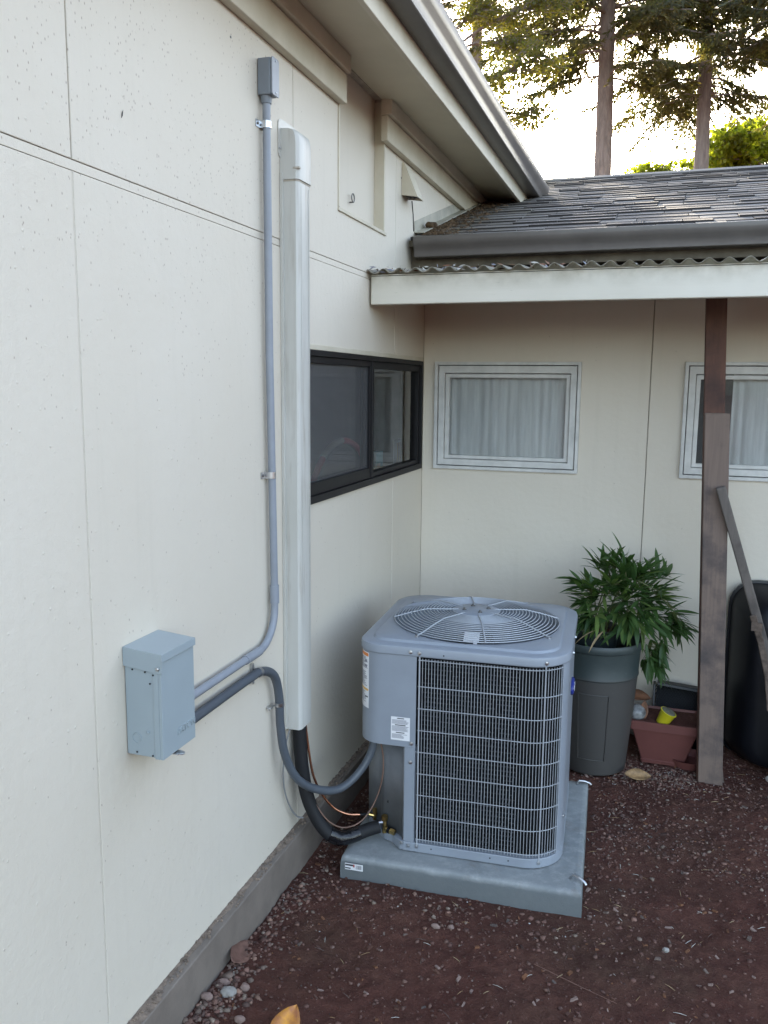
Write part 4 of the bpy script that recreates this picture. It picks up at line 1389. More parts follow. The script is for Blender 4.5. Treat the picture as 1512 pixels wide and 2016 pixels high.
# lid
NA = 160
def ray_rr(a, h, r):
    d = Vector((math.cos(a), math.sin(a)))
    if d.y < 0: r = r * (0.70 if d.x < 0 else 1.12)
    lo, hi = 0.0, h * 1.5
    for _ in range(40):
        m_ = (lo + hi) / 2
        p = d * m_
        q = Vector((max(abs(p.x) - (h - r), 0), max(abs(p.y) - (h - r), 0)))
        if q.length > r or abs(p.x) > h or abs(p.y) > h: hi = m_
        else: lo = m_
    return d * lo
def lidring(h, r, z):
    return [(*ray_rr(2 * math.pi * k / NA, h, r), z - AZ) for k in range(NA)]
def circ(r, z):
    return [(r * math.cos(2 * math.pi * k / NA), r * math.sin(2 * math.pi * k / NA), z - AZ) for k in range(NA)]
FR = 0.338
lid = MB().loft([lidring(H - 0.002, RB, 0.885), lidring(H + 0.005, RB + .005, 0.882), lidring(H + 0.0075, RB + .007, 0.886), lidring(H + 0.0075, RB + .007, 0.909), lidring(H + 0.005, RB + .004, 0.916), lidring(H - 0.002, RB - .002, 0.9195), lidring(H - 0.036, RB - .03, 0.9205),
                 lidring(H - 0.039, RB - .036, 0.923), lidring(H - 0.043, RB - .04, 0.929), lidring(H - 0.047, RB - .045, 0.9305), circ(FR + 0.010, 0.9305), circ(FR + 0.002, 0.9295), circ(FR, 0.925), circ(FR - 0.004, 0.86), circ(FR - 0.010, 0.70)], True, False, False)
A(lid, 'lid', 'acgrey', smooth=28)
A(MB().loft([circ(FR - 0.011, 0.52), circ(0.01, 0.515)], True, False, True), 'inner_floor', 'coil')
# fan: motor, hub and blades under the guard
fan = MB().lathe([(0.001, 0.68 - AZ), (0.075, 0.68 - AZ), (0.075, 0.86 - AZ), (0.06, 0.868 - AZ), (0.001, 0.868 - AZ)], (0, 0, 0), 24)
fo = A(fan, 'fan_motor', 'blade', smooth=35)
for k in range(3):
    b = MB()
    rows = []
    for i in range(9):
        rr_ = 0.07 + (FR - 0.03 - 0.07) * i / 8
        w_ = 0.42 + 0.75 * (i / 8) ** 0.8
        lp = []
        for j in range(9):
            t = -w_ / 2 + w_ * j / 8 + 0.25 * i / 8
            lp.append((rr_ * math.cos(t), rr_ * math.sin(t), 0.755 - AZ + 0.085 * (j / 8 - 0.5) * (1 - 0.3 * i / 8)))
        rows.append(lp)
    b.loft(rows, closed=False)
    o = b.build('fan_blade', 'blade', ac, world=False, solid=0.002, smooth=60)
    o.rotation_euler = (0, 0, R(120 * k + 78))
A(MB().add([(-0.012, -0.225, 0.940 - AZ), (0.048, -0.218, 0.940 - AZ), (0.050, -0.262, 0.917 - AZ), (-0.010, -0.268, 0.917 - AZ)], [(0, 1, 2, 3)]), 'hanging_tag', 'label_white', solid=0.001)
A(MB().add([(0.028, -0.262, 0.917 - AZ), (0.046, -0.26, 0.917 - AZ), (0.043, -0.290, 0.908 - AZ), (0.033, -0.290, 0.908 - AZ)], [(0, 1, 2, 3)]), 'hanging_tag', 'label_white', solid=0.001)
# fan guard: rings, spokes and centre plate
guard = bpy.data.objects.new('fan_guard', None)
COL.objects.link(guard)
guard.parent = ac
GA = lambda b, n, m, **k: b.build(n, m, guard, world=False, **k)
gz = lambda r: 0.972 if r < 0.205 else 0.972 - 0.036 * ((r - 0.205) / (FR + 0.006 - 0.205)) ** 1.15
NR = 19
for k in range(NR):
    r_ = 0.098 + (FR + 0.002 - 0.098) * k / (NR - 1)
    pts = [(r_ * math.cos(2 * math.pi * i / 72), r_ * math.sin(2 * math.pi * i / 72), gz(r_) - AZ) for i in range(73)]
    GA(MB().tube(pts, 0.0021, 6, cap=False), 'ring_wire', 'acwire', smooth=60)
for k in range(8):
    a = R(22.5 + 45 * k - 8)
    rr_ = [0.075, 0.13, 0.205, 0.26, FR + 0.004] + ([FR + 0.026] if k % 2 else [])
    pts = [(r_ * math.cos(a), r_ * math.sin(a), (gz(min(r_, FR + 0.004)) if r_ < FR + 0.01 else 0.934) + 0.0035 - AZ) for r_ in rr_]
    GA(MB().tube(pts, 0.0030, 8), 'spoke', 'acwire', smooth=60)
    if k % 2:
        GA(MB().lathe([(0.008, 0), (0.008, 0.004), (0.003, 0.007)], ((FR + 0.026) * math.cos(a), (FR + 0.026) * math.sin(a), 0.931 - AZ), 10), 'guard_clip', 'zinc', smooth=35)
GA(MB().lathe([(0.0, 0.976 - AZ), (0.09, 0.976 - AZ), (0.097, 0.973 - AZ), (0.097, 0.970 - AZ), (0.0, 0.970 - AZ)], (0, 0, 0), 40), 'centre_plate', 'acgrey', smooth=30)
for k in range(4):
    a = R(45 + 90 * k - 20)
    GA(MB().lathe([(0.009, 0), (0.009, 0.003), (0.005, 0.004), (0.0045, 0.009), (0.001, 0.009)], (0.052 * math.cos(a), 0.052 * math.sin(a), 0.976 - AZ), 10), 'motor_bolt', 'lead', smooth=35)
# coil guard wires
cg = bpy.data.objects.new('coil_guard', None)
COL.objects.link(cg)
cg.parent = ac
zr = [0.868, 0.764, 0.676, 0.588, 0.500, 0.412, 0.324, 0.236, 0.140]
for i, z in enumerate(zr):
    p = body.sub(dGL + (0.006 if i != 4 else -0.002), dR0 + 0.004, 0.001, 0.010)
    MB().tube([(q.x, q.y, z - AZ) for q in p], 0.0018, 6).build('horizontal_wire', 'acwire', cg, world=False, smooth=60)
d = dGL + 0.012
k = 0
me_w = None
while d < dR0 + 0.002:
    p = body.at(d, 0.0032)
    thick = k == 0 or k == 40
    if thick:
        o = MB().tube([(p.x, p.y, 0.112 - AZ), (p.x, p.y, 0.893 - AZ)], 0.0030, 6).build('end_rod', 'acwire', cg, world=False, smooth=60)
    else:
        if me_w is None:
            me_w = MB().tube([(0, 0, 0.130 - AZ), (0, 0, 0.876 - AZ)], 0.00115, 6).build('vertical_wire', 'acwire', cg, world=False, smooth=60)
            me_w.location = (p.x, p.y, 0)
        else:
            o = me_w.copy()
            COL.objects.link(o)
            o.parent = cg
            o.location = (p.x, p.y, 0)
    d += 0.0118
    k += 1
def acscrew(dd, z, off=0.003, r=0.0048, path=body):
    p = path.at(dd, off)
    q = path.at(dd, off + 0.02) - p
    mm = q.to_3d().to_track_quat('Z', 'Y').to_matrix()
    A(MB().lathe([(r * 1.5, 0), (r * 1.5, r * 0.3), (r, r * 0.4), (r * 0.9, r * 1.1), (r * 0.3, r * 1.2)], (p.x, p.y, z - AZ), 10, axis=mm), 'screw', 'zinc', smooth=30)
for (dd, z, off) in ((dGL - 0.022, 0.899, 0.0085), (dGL + 0.012, 0.897, 0.0085), (dGL + 0.012 + 40 * 0.0118, 0.897, 0.0085), (dGL - 0.015, 0.532, 0.003), (dGL - 0.018, 0.455, 0.002), (dGL - 0.022, 0.108, 0.004), (dGL + 0.012, 0.110, 0.004), (dGL - 0.050, 0.117, 0.004), (dGL + 0.012 + 40 * 0.0118, 0.108, 0.004), (dR0 + 0.10, 0.897, 0.0085), (dR0 + 0.30, 0.900, 0.0085), (dR0 + 0.05, 0.26, 0.002)):
    acscrew(dd, z, off)
pp = body.at(dGL + 0.105, 0.008)
A(MB().lathe([(0.0028, 0), (0.0028, 0.0008)], (pp.x, pp.y, 0.896 - AZ), 8, axis=AXN), 'drain_hole', 'hole')
# labels (flat print)
dLC = body.find(-H + RB * (1 - math.cos(R(45))), -H + RB * (1 - math.sin(R(45))))
d0, d1 = body.find(-0.397, -0.320), body.find(-0.358, -0.387)
lb_ = MB()
wallstrip(lb_, d0, d1, 0.650, 0.874, 0.0027, 0.0006, 'label_white')
wallstrip(lb_, d0 + .002, d1 - .002, 0.858, 0.871, 0.0030, 0.0004, 'label_orange')
wallstrip(lb_, d0 + .002, d1 - .002, 0.719, 0.728, 0.0030, 0.0004, 'label_yellow')
rl = random.Random(9)
z = 0.852
while z > 0.735:
    if not (0.795 < z < 0.806):
        e0 = d0 + 0.008; e1 = d1 - 0.006 - rl.uniform(0, 0.03)
        wallstrip(lb_, e0, e1, z - 0.0011, z + 0.0011, 0.0030, 0.0004, 'label_ink')
    z -= 0.0042
for z in (0.838, 0.818):
    wallstrip(lb_, d1 - 0.026, d1 - 0.010, z - 0.005, z + 0.004, 0.0031, 0.0004, 'label_ink')
z = 0.713
while z > 0.672:
    wallstrip(lb_, d0 + 0.008, d1 - 0.010 - rl.uniform(0, 0.03), z - 0.0010, z + 0.0010, 0.0030, 0.0004, 'label_ink')
    z -= 0.0045
wallstrip(lb_, d1 - 0.022, d1 - 0.004, 0.692, 0.697, 0.0031, 0.0004, 'label_dark')
A(lb_, 'warning_label', None)
l2 = MB()
def lrect(x0, x1, z0, z1, o_, m):
    l2.box(x0, x1, -H - 0.0022 - o_ - 0.0004, -H - 0.0022 - o_, z0 - AZ, z1 - AZ, m)
lrect(-0.262, -0.187, 0.540, 0.634, 0.0, 'label_white')
lrect(-0.260, -0.189, 0.542, 0.546, 0.0004, 'label_white')
for (x0, x1, zc) in ((-0.238, -0.210, 0.6285), (-0.246, -0.204, 0.6015), (-0.242, -0.208, 0.571)):
    lrect(x0, x1, zc - 0.0018, zc + 0.0018, 0.0004, 'label_dark')
z = 0.6215
while z > 0.548:
    if min(abs(z - 0.6015), abs(z - 0.571)) > 0.004:
        e = rl.uniform(0, 0.01)
        lrect(-0.258, -0.192 - e - (0.018 if z < 0.562 else 0), z - 0.0009, z + 0.0009, 0.0004, 'label_ink')
    z -= 0.0036
A(l2, 'rating_label', None)
# badge on the right side
bdg = MB()
bz, by = 0.690, -0.02
BE = lambda a, b, w: [(H + w, by + a * math.cos(t), bz - AZ + b * math.sin(t)) for t in np.linspace(0, 2 * math.pi, 36, endpoint=False)]
bdg.loft([BE(0.060, 0.033, 0.001), BE(0.060, 0.033, 0.008), BE(0.056, 0.030, 0.012), BE(0.050, 0.025, 0.0135)], True, True, True, 'badge_blue')
bo2 = A(bdg, 'badge', None, bevel=0.0006)
tm = text_mesh('Carrier', 0.030, 0.0006, 'badge_lettering')
tm.materials.clear(); tm.materials.append(M['label_white'])
to = link('badge_lettering', tm, bo2, world=False)
to.rotation_euler = (R(90), 0, R(90))
to.location = (H + 0.0142, by, bz - AZ)
# service valves
vb_ = MB()
vb_.tube([(-0.297, -0.350, 0.120 - AZ), (-0.297, -0.350, 0.190 - AZ)], 0.0095, 10, 'brass')
vb_.tube([(-0.297, -0.350, 0.172 - AZ), (-0.297, -0.350, 0.192 - AZ)], 0.0135, 6, 'brass')
vb_.tube([(-0.297, -0.350, 0.140 - AZ), (-0.262, -0.362, 0.134 - AZ)], 0.0085, 10, 'brass')
vb_.tube([(-0.270, -0.360, 0.136 - AZ), (-0.250, -0.366, 0.133 - AZ)], 0.012, 6, 'brass')
vb_.tube([(-0.282, -0.356, 0.137 - AZ), (-0.272, -0.360, 0.136 - AZ)], 0.0125, 10, 'black_plastic')
vb_.tube([(-0.297, -0.350, 0.165 - AZ), (-0.330, -0.360, 0.158 - AZ)], 0.007, 10, 'zinc')
vb_.tube([(-0.297, -0.350, 0.125 - AZ), (-0.297, -0.302, 0.125 - AZ)], 0.009, 8, 'brass')
A(vb_, 'service_valve', None, smooth=35)
vs_ = MB()
vs_.tube([(-0.345, -0.325, 0.155 - AZ), (-0.345, -0.325, 0.20 - AZ)], 0.007, 8, 'brass')
vs_.tube([(-0.345, -0.325, 0.188 - AZ), (-0.345, -0.325, 0.203 - AZ)], 0.010, 6, 'brass')
vs_.tube([(-0.345, -0.325, 0.172 - AZ), (-0.368, -0.335, 0.180 - AZ)], 0.006, 8, 'brass')
vs_.tube([(-0.345, -0.325, 0.160 - AZ), (-0.352, -0.27, 0.160 - AZ)], 0.007, 8, 'brass')
A(vs_, 'service_valve', None, smooth=35)

def acw(x, y, z):
    c, s_ = math.cos(TH), math.sin(TH)
    return (0.609 + c * x - s_ * y, 3.384 + s_ * x + c * y, z)
# refrigerant lines
ins = thing('insulated_pipe', 'thick black insulated pipe bending from the line cover to the service valve', 'pipe', (0.05, 2.86, 0.3))
IP = flexpath([(0.036, 2.852, 0.66), (0.040, 2.852, 0.52), (0.050, 2.853, 0.40), (0.072, 2.858, 0.29), (0.115, 2.870, 0.195), (0.165, 2.885, 0.140), (0.205, 2.915, 0.124)], 8)
MB().tube(IP, 0.0265, 16).build('vertical_run', 'black_foam', ins, smooth=50)
e1 = Vector(acw(-0.306, -0.352, 0.150))
E2 = [Vector((0.150, 2.878, 0.155)), Vector((0.185, 2.895, 0.132)), Vector((0.215, 2.925, 0.127)), Vector((0.245, 2.955, 0.132))]
MB().tube(E2, 0.0285, 16).build('tape_wrap', 'black_tape', ins, smooth=50)
MB().tube([Vector((0.235, 2.945, 0.130)), Vector((0.275, 2.985, 0.138)), e1 + (e1 - Vector((0.235, 2.945, 0.130))).normalized() * -0.012], 0.0265, 16).build('horizontal_run', 'black_foam', ins, smooth=50)
cu = thing('copper_line', 'thin bright copper pipe curving from the line cover to the air conditioner', 'pipe', (0.08, 2.87, 0.3))
CP = flexpath([(0.050, 2.878, 0.60), (0.070, 2.878, 0.45), (0.085, 2.885, 0.37), (0.112, 2.905, 0.295), (0.150, 2.935, 0.232), (0.195, 2.965, 0.200), (0.235, 2.995, 0.190)], 8)
MB().tube(CP, 0.0048, 10).build('bare_pipe', 'copper', cu, smooth=60)
e2 = Vector(acw(-0.368, -0.335, 0.180))
MB().tube([CP[-1], CP[-1].lerp(e2, 0.5), e2], 0.0052, 10).build('dark_sleeve', 'black_foam', cu, smooth=60)
wb_ = thing('thermostat_wire', 'thin brown wire hanging in a loop above the black insulated pipe', 'wire', (0.08, 2.87, 0.3))
WP = flexpath([(0.052, 2.838, 0.60), (0.060, 2.835, 0.45), (0.080, 2.85, 0.335), (0.105, 2.862, 0.27), (0.145, 2.882, 0.205), (0.19, 2.915, 0.168), (0.235, 2.965, 0.165), (0.27, 3.005, 0.200), (0.300, 3.03, 0.27), (0.320, 3.03, 0.36), (0.318, 3.035, 0.44), (0.300, 3.035, 0.52)], 8)
MB().tube(WP, 0.0030, 8).build('strand', 'wire_brown', wb_, smooth=60)
gw = thing('grey_wire', 'thin grey wire drooping from the line cover against the wall', 'wire', (0.01, 2.80, 0.4))
GP = flexpath([(0.020, 2.81, 0.61), (0.012, 2.775, 0.53), (0.012, 2.755, 0.44), (0.014, 2.765, 0.36), (0.020, 2.80, 0.28), (0.030, 2.84, 0.225), (0.050, 2.855, 0.215)], 8)
MB().tube(GP, 0.0032, 8).build('strand', 'wire_grey', gw, smooth=60)

# ------------------------------------------------------------------ big planter can with bamboo
CX, CY = 1.060, 4.205
can = thing('trash_can', 'tall weathered green grey plastic can used as a bamboo planter', 'trash can', (CX, CY, 0.0))
cb_ = MB()
prof = [(0.0, 0.0), (0.150, 0.0), (0.160, 0.008), (0.184, 0.30), (0.197, 0.492), (0.2015, 0.497), (0.2015, 0.503), (0.199, 0.508), (0.204, 0.60), (0.207, 0.630), (0.2165, 0.636), (0.219, 0.646), (0.219, 0.664), (0.214, 0.672), (0.206, 0.670), (0.200, 0.64), (0.192, 0.48)]
cb_.lathe(prof, (CX, CY, 0.005), 56)
cb_.build('body', 'can', can, smooth=32)
a0, a1 = R(-112), R(-68)
pl = []
for (a, z) in [(a0 + (a1 - a0) * i / 12, 0.43) for i in range(13)] + [(a1 + (a0 - a1) * i / 12, 0.09) for i in range(13)] + [(a0, 0.43)]:
    rr_ = 0.160 + 0.0365 * (z - 0.013) / 0.48 + 0.0012
    pl.append((CX + rr_ * math.cos(a), CY + rr_ * math.sin(a), z))
MB().tube(pl, 0.0026, 6).build('moulded_rim_line', 'can', can, smooth=60)
pot = thing('nursery_pot', 'dark plastic nursery pot sunk inside the tall can', 'pot', (CX - 0.03, CY, 0.50))
MB().lathe([(0.0, 0.48), (0.10, 0.48), (0.125, 0.70), (0.132, 0.702), (0.132, 0.725), (0.124, 0.725), (0.118, 0.69), (0.0, 0.685)], (CX - 0.03, CY, 0.0), 40).build('wall', 'pot_plastic', pot, smooth=32)
MB().lathe([(0.0, 0.692), (0.117, 0.690)], (CX - 0.03, CY, 0), 24).build('potting_soil', 'soil', pot)

def leaf_mesh(name, Ln, W, droop, mat, fold=0.25, n=6):
    b = MB()
    pts = []
    for i in range(n + 1):
        t = i / n
        w = W * 0.5 * (math.sin(math.pi * min(1, t * 0.92 + 0.08)) ** 0.75) * (1 - 0.15 * t)
        if i == n: w = 0.0005
        x = Ln * t
        z = -droop * Ln * t * t
        pts += [(x, -w, z + fold * w), (x, 0, z), (x, w, z + fold * w)]
    fs = []
    for i in range(n):
        for k in range(2):
            a = i * 3 + k
            fs.append((a, a + 1, a + 4, a + 3))
    b.add(pts, fs)
    me = bpy.data.meshes.new(name)
    me.from_pydata(b.v, [], b.f)
    me.polygons.foreach_set('use_smooth', [True] * len(me.polygons))
    me.materials.append(M[mat])
    return me
bam = thing('bamboo_plant', 'bushy green bamboo with drooping narrow leaves in the tall can', 'plant', (CX, CY, 0.69))
def bamboo():
    r = random.Random(42)
    meshes = [leaf_mesh('leaf', Ln, W, dr, 'bamboo') for Ln, W, dr in ((0.105, 0.021, 0.06), (0.125, 0.024, 0.14), (0.14, 0.026, 0.22), (0.085, 0.018, 0.04))]
    culms = MB()
    tips = []
    base = Vector((CX - 0.02, CY, 0.69))
    def node(p):                 # keeps foliage off the wall behind
        return Vector((p.x, min(p.y, BY - 0.05), p.z))
    targets = []
    lobes = [((1.145, 4.22, 0.985), (0.17, 0.13, 0.10), 36), ((1.08, 4.16, 0.88), (0.19, 0.12, 0.10), 36), ((1.03, 4.11, 0.79), (0.10, 0.06, 0.05), 12), ((1.26, 4.20, 0.87), (0.17, 0.14, 0.11), 36),
             ((1.40, 4.30, 0.76), (0.09, 0.10, 0.08), 20), ((1.20, 4.12, 0.80), (0.16, 0.08, 0.06), 20), ((1.325, 4.34, 0.58), (0.075, 0.07, 0.12), 24), ((0.985, 4.15, 0.92), (0.06, 0.05, 0.05), 4), ((1.31, 4.40, 0.95), (0.1, 0.08, 0.06), 8)]
    for c, rad, n in lobes:
        for k in range(n):
            while True:
                q = Vector((r.uniform(-1, 1), r.uniform(-1, 1), r.uniform(-1, 1)))
                if q.length < 1: break
            q = q * (0.55 + 0.45 * r.random()) if q.length > .4 else q
            targets.append((node(Vector((c[0] + q.x * rad[0], c[1] + q.y * rad[1], c[2] + q.z * rad[2]))), Vector(c)))
    ends = []
    for k in range(9):
        a = r.uniform(0, 6.28)
        tip = r.choice(targets)[0]
        s_ = base + Vector((r.uniform(-.07, .07), r.uniform(-.07, .07), 0))
        mid = s_.lerp(tip, 0.5) + Vector((0, 0, 0.16))
        path = flexpath([s_, mid, tip], 7)
        culms.tube(path, [0.0042 * (1 - 0.6 * i / len(path)) for i in range(len(path))], 7)
        ends += path[3:]
    n_leaf = 0
    leaves = []
    for p, c in targets:
        e = min(ends, key=lambda q: (q - p).length)
        if (e - p).length < 0.4:
            culms.tube([e, e.lerp(p, 0.5) + Vector((0, 0, 0.02)), p], [0.0018, 0.0015, 0.001], 5)
        out = (p - Vector((1.17, 4.26, 0.80)))
        out.z *= 0.7
        out = out.normalized() if out.length > 1e-3 else Vector((0, -1, 0))
        m_ = r.choice((3, 4, 4, 5))
        for k in range(m_):
            d = out + Vector((r.uniform(-1, 1), r.uniform(-1, 1), r.uniform(-0.75, 0.65))) * 0.95
            if p.z < 0.85: d.z -= 0.35
            d.normalize()
            if p.y + d.y * 0.15 > BY - 0.02: d.y = -abs(d.y) * 0.5
            x = d
            side = Vector((0, 0, 1)).cross(x)
            if side.length < 0.05: side = Vector((1, 0, 0))
            side.normalize()
            up_ = x.cross(side)
            side = (side + up_ * r.uniform(-0.6, 0.6)).normalized()
            up_ = x.cross(side)
            mm = Matrix((x, side, up_)).transposed().to_4x4()
            mm.translation = p
            mm = mm @ Matrix.Scale(r.uniform(0.8, 1.15), 4)
            leaves.append((mm, r.randrange(4)))
    # nearest-to-camera leaves become separate parts
    leaves.sort(key=lambda q: q[0].translation.y)
    sub = MB()
    for i, (mm, k) in enumerate(leaves):
        if i < 290:
            o = bpy.data.objects.new('leaf', meshes[k])
            COL.objects.link(o)
            o.parent = bam
            o.matrix_basis = Matrix.Translation(-bam.location) @ mm
        else:
            me = meshes[k]
            sub.add([mm @ v.co for v in me.vertices], [tuple(pp.vertices) for pp in me.polygons])
    o = sub.build('inner_leaves', 'bamboo', bam, smooth=60)
    o['kind'] = 'stuff'
    culms.build('stems', 'culm', bam, smooth=50)
    dm = leaf_mesh('dry_leaf', 0.13, 0.014, 0.3, 'bamboo_dry')
    for (p, az, dz) in (((1.06, 4.00, 0.76), R(200), -0.25), ((1.09, 4.02, 0.75), R(240), -0.6)):
        o = bpy.data.objects.new('dry_leaf', dm)
        COL.objects.link(o)
        o.parent = bam
        o['label'] = 'dry straw coloured leaf'
        o.location = Vector(p) - bam.location
        o.rotation_euler = (0, R(20), az)
bamboo()

# ------------------------------------------------------------------ terracotta planter and what is in and round it
PL = (1.398, 4.375)
tp = thing('window_box_planter', 'terracotta coloured plastic planter box on the gravel beside the post', 'planter', (PL[0], PL[1], 0.0))
def tbox(z, hx, hy, zz=None):
    return [(PL[0] + x, PL[1] + y, z) for x, y in rrect2(hx, hy, 0.012, 3)]
MB().loft([tbox(0.004, 0.104, 0.075), tbox(0.022, 0.109, 0.078), tbox(0.024, 0.106, 0.076), tbox(0.192, 0.156, 0.112), tbox(0.193, 0.166, 0.121), tbox(0.236, 0.170, 0.125), tbox(0.238, 0.160, 0.116), tbox(0.20, 0.152, 0.108)], True, True, False).build('tub', 'terracotta', tp, smooth=28)
MB().loft([tbox(0.226, 0.157, 0.113), tbox(0.231, 0.02, 0.02)], True, False, True).build('potting_soil', 'soil', tp)
tag(clump('ball', 'whiteball', (1.262, 4.335, 0.252), 0.045, 0.045, 0.042, 1, sub=3, amp=0.04), 'pale grey round ball lying in the left end of the planter', 'ball')
yc = thing('yellow_cap', 'small bright yellow cap with a worn grey end tilted in the planter', 'cap', (1.375, 4.31, 0.21))
ax = Matrix.Rotation(R(-38), 3, 'X') @ Matrix.Rotation(R(62), 3, 'X') @ Matrix.Rotation(R(14), 3, 'Y')
MB().lathe([(0.0, 0.0), (0.030, 0.0), (0.039, 0.066), (0.042, 0.071), (0.037, 0.073)], (1.385, 4.31, 0.222), 24, axis=Matrix.Rotation(R(6), 3, 'X') @ Matrix.Rotation(R(24), 3, 'Y')).build('shell', 'yellow', yc, smooth=35)
MB().lathe([(0.037, 0.0725), (0.022, 0.081), (0.0, 0.083)], (1.385, 4.31, 0.222), 24, axis=Matrix.Rotation(R(6), 3, 'X') @ Matrix.Rotation(R(24), 3, 'Y')).build('worn_end', 'greycap', yc, smooth=35)
def dead_leaf(name, mat, c, Ln, W, az, pitch, roll, label, curl=0.35, cat='leaf'):
    b = MB()
    n = 8
    pts = []
    for i in range(n + 1):
        t = i / n
        w = max(0.001, W * math.sin(math.pi * min(1, t * 0.97 + 0.03)) ** 0.8)
        for s_ in (-1, -0.5, 0, 0.5, 1):
            pts.append((Ln * (t - 0.5), w * s_, curl * w * abs(s_) ** 1.5 + 0.12 * Ln * (t - 0.5) ** 2 * 2 + 0.003 * mnoise.noise((t * 5, s_ * 2, Ln * 50))))
    fs = [(i * 5 + k, i * 5 + k + 1, (i + 1) * 5 + k + 1, (i + 1) * 5 + k) for i in range(n) for k in range(4)]
    b.add(pts, fs)
    o = b.build(name, mat, None, smooth=60, solid=0.0008)
    o.location = c
    o.rotation_euler = (roll, pitch, az)
    return tag(o, label, cat)
dead_leaf('dead_leaf', 'deadleaf', (1.295, 4.34, 0.265), 0.10, 0.022, R(80), R(-75), R(10), 'rust brown dead leaf standing upright in the planter beside the pale ball')
dead_leaf('dead_leaf', 'deadleaf', (1.262, 4.41, 0.305), 0.13, 0.040, R(10), R(8), R(25), 'broad dark brown dead leaf above the pale ball in the planter', 0.5)
dead_leaf('dead_leaf', 'tanleaf', (1.284, 4.085, 0.022), 0.13, 0.034, R(18), R(4), R(28), 'tan fallen leaf on the gravel in front of the tall can', 0.5)
dead_leaf('dead_leaf', 'pinkleaf', (0.062, 2.300, 0.016), 0.17, 0.036, R(96), R(14), R(34), 'pinkish brown dead leaf propped against the skirting board', 0.25)
dead_leaf('dead_leaf', 'yellowleaf', (0.356, 2.018, 0.036), 0.15, 0.042, R(84), R(-18), R(8), 'orange yellow leaf at the bottom edge of the photo', 0.4)
sau = thing('clay_saucer', 'red brown saucer half hidden on the ground behind the post', 'saucer', (1.52, 4.36, 0.0))
MB().lathe([(0.0, 0.012), (0.075, 0.012), (0.095, 0.045), (0.099, 0.045), (0.082, 0.002), (0.0, 0.002)], (1.52, 4.36, 0.0), 32).build('dish', 'terracotta', sau, smooth=30)
cr = thing('black_tray', 'black open mesh plastic nursery tray leaning behind the planter', 'tray', (1.46, 4.58, 0.1))
tm_ = MB()
Pq = lambda u, v, w: (1.335 + u, 4.52 + 0.28 * v - w, 0.0 + v)
tm_.extr([(0.0, 0.0), (0.245, 0.0), (0.245, 0.012), (0.0, 0.012)], lambda u, v, w: Pq(u, v, w), 0, 0.05)
tm_.extr([(0.02, 0.330), (0.225, 0.315), (0.245, 0.295), (0.245, 0.310), (0.226, 0.332), (0.02, 0.345)], lambda u, v, w: Pq(u, v, w), 0, 0.05)
tm_.extr([(0.233, 0.012), (0.245, 0.012), (0.245, 0.30), (0.233, 0.30)], lambda u, v, w: Pq(u, v, w), 0, 0.05)
tm_.extr([(0.0, 0.012), (0.012, 0.012), (0.012, 0.335), (0.0, 0.335)], lambda u, v, w: Pq(u, v, w), 0, 0.05)
tm_.build('rim', 'black_plastic', cr, bevel=0.002)
gm = MB()
for k in range(-16, 24):
    for sgn in (1, -1):
        p0 = []
        for s_ in np.linspace(0, 0.34, 18):
            u = 0.0135 * k + sgn * s_ * 0.7 + (0.12 if sgn < 0 else 0)
            if 0.006 < u < 0.24 and s_ < 0.325:
                p0.append(Pq(u, s_, -0.001 - 0.0015 * sgn))
        if len(p0) > 1:
            gm.tube([p0[0], p0[-1]], 0.0022, 5)
o = gm.build('lattice', 'black_plastic', cr)
MB().extr([(0.006, 0.006), (0.24, 0.006), (0.24, 0.31), (0.02, 0.325)], lambda u, v, w: Pq(u, v, w), -0.012, -0.008).build('back_wall', 'hole', cr)

# ------------------------------------------------------------------ wheelbarrow stood on end against the wall
wbr = thing('wheelbarrow', 'black tray wheelbarrow stood on end against the wall behind the post', 'wheelbarrow', (2.02, 4.42, 0.0))
def tray_ring(s, d, hw, r, n=6):
    """rounded outline in the plane of the standing tray: u across (x), v up (z)"""
    pts = []
    u0, u1, v0, v1 = 2.02 - hw, 2.02 + hw, -0.02 + s * 0.5, 0.925 - s
    for (cx_, cz_, a0) in ((u1 - r, v1 - r, 0), (u0 + r, v1 - r, 90), (u0 + r, v0 + r, 180), (u1 - r, v0 + r, 270)):
        for k in range(n + 1):
            t = R(a0 + 90 * k / n)
            x = cx_ + r * math.cos(t); z = cz_ + r * math.sin(t)
            pts.append((x, 4.640 - d - 0.03 * (0.925 - z), z))
    return pts
wt_ = MB().loft([tray_ring(0.0, 0.0, 0.335, 0.13), tray_ring(0.0, 0.018, 0.338, 0.132), tray_ring(0.012, 0.020, 0.325, 0.125), tray_ring(0.03, 0.08, 0.305, 0.12), tray_ring(0.075, 0.20, 0.255, 0.11), tray_ring(0.10, 0.235, 0.225, 0.10), tray_ring(0.15, 0.245, 0.18, 0.08)], True, False, True)
wt_.build('tray', 'black_plastic', wbr, smooth=50)
def bar(pts, w, h, name, mat):
    pts = [Vector(p) for p in pts]
    loops = []
    for i, p in enumerate(pts):
        t = (pts[min(i + 1, len(pts) - 1)] - pts[max(0, i - 1)]).normalized()
        n_ = Vector((0, 1, 0))
        s_ = t.cross(n_).normalized()
        n_ = s_.cross(t)
        loops.append([p + s_ * w / 2 + n_ * h / 2, p - s_ * w / 2 + n_ * h / 2, p - s_ * w / 2 - n_ * h / 2, p + s_ * w / 2 - n_ * h / 2])
    return MB().loft(loops).build(name, mat, wbr, bevel=0.006)
bar([(1.572, 4.135, 1.452), (1.665, 4.170, 1.17), (1.780, 4.215, 0.82), (1.955, 4.26, 0.26)], 0.042, 0.036, 'handle', 'handlewood')
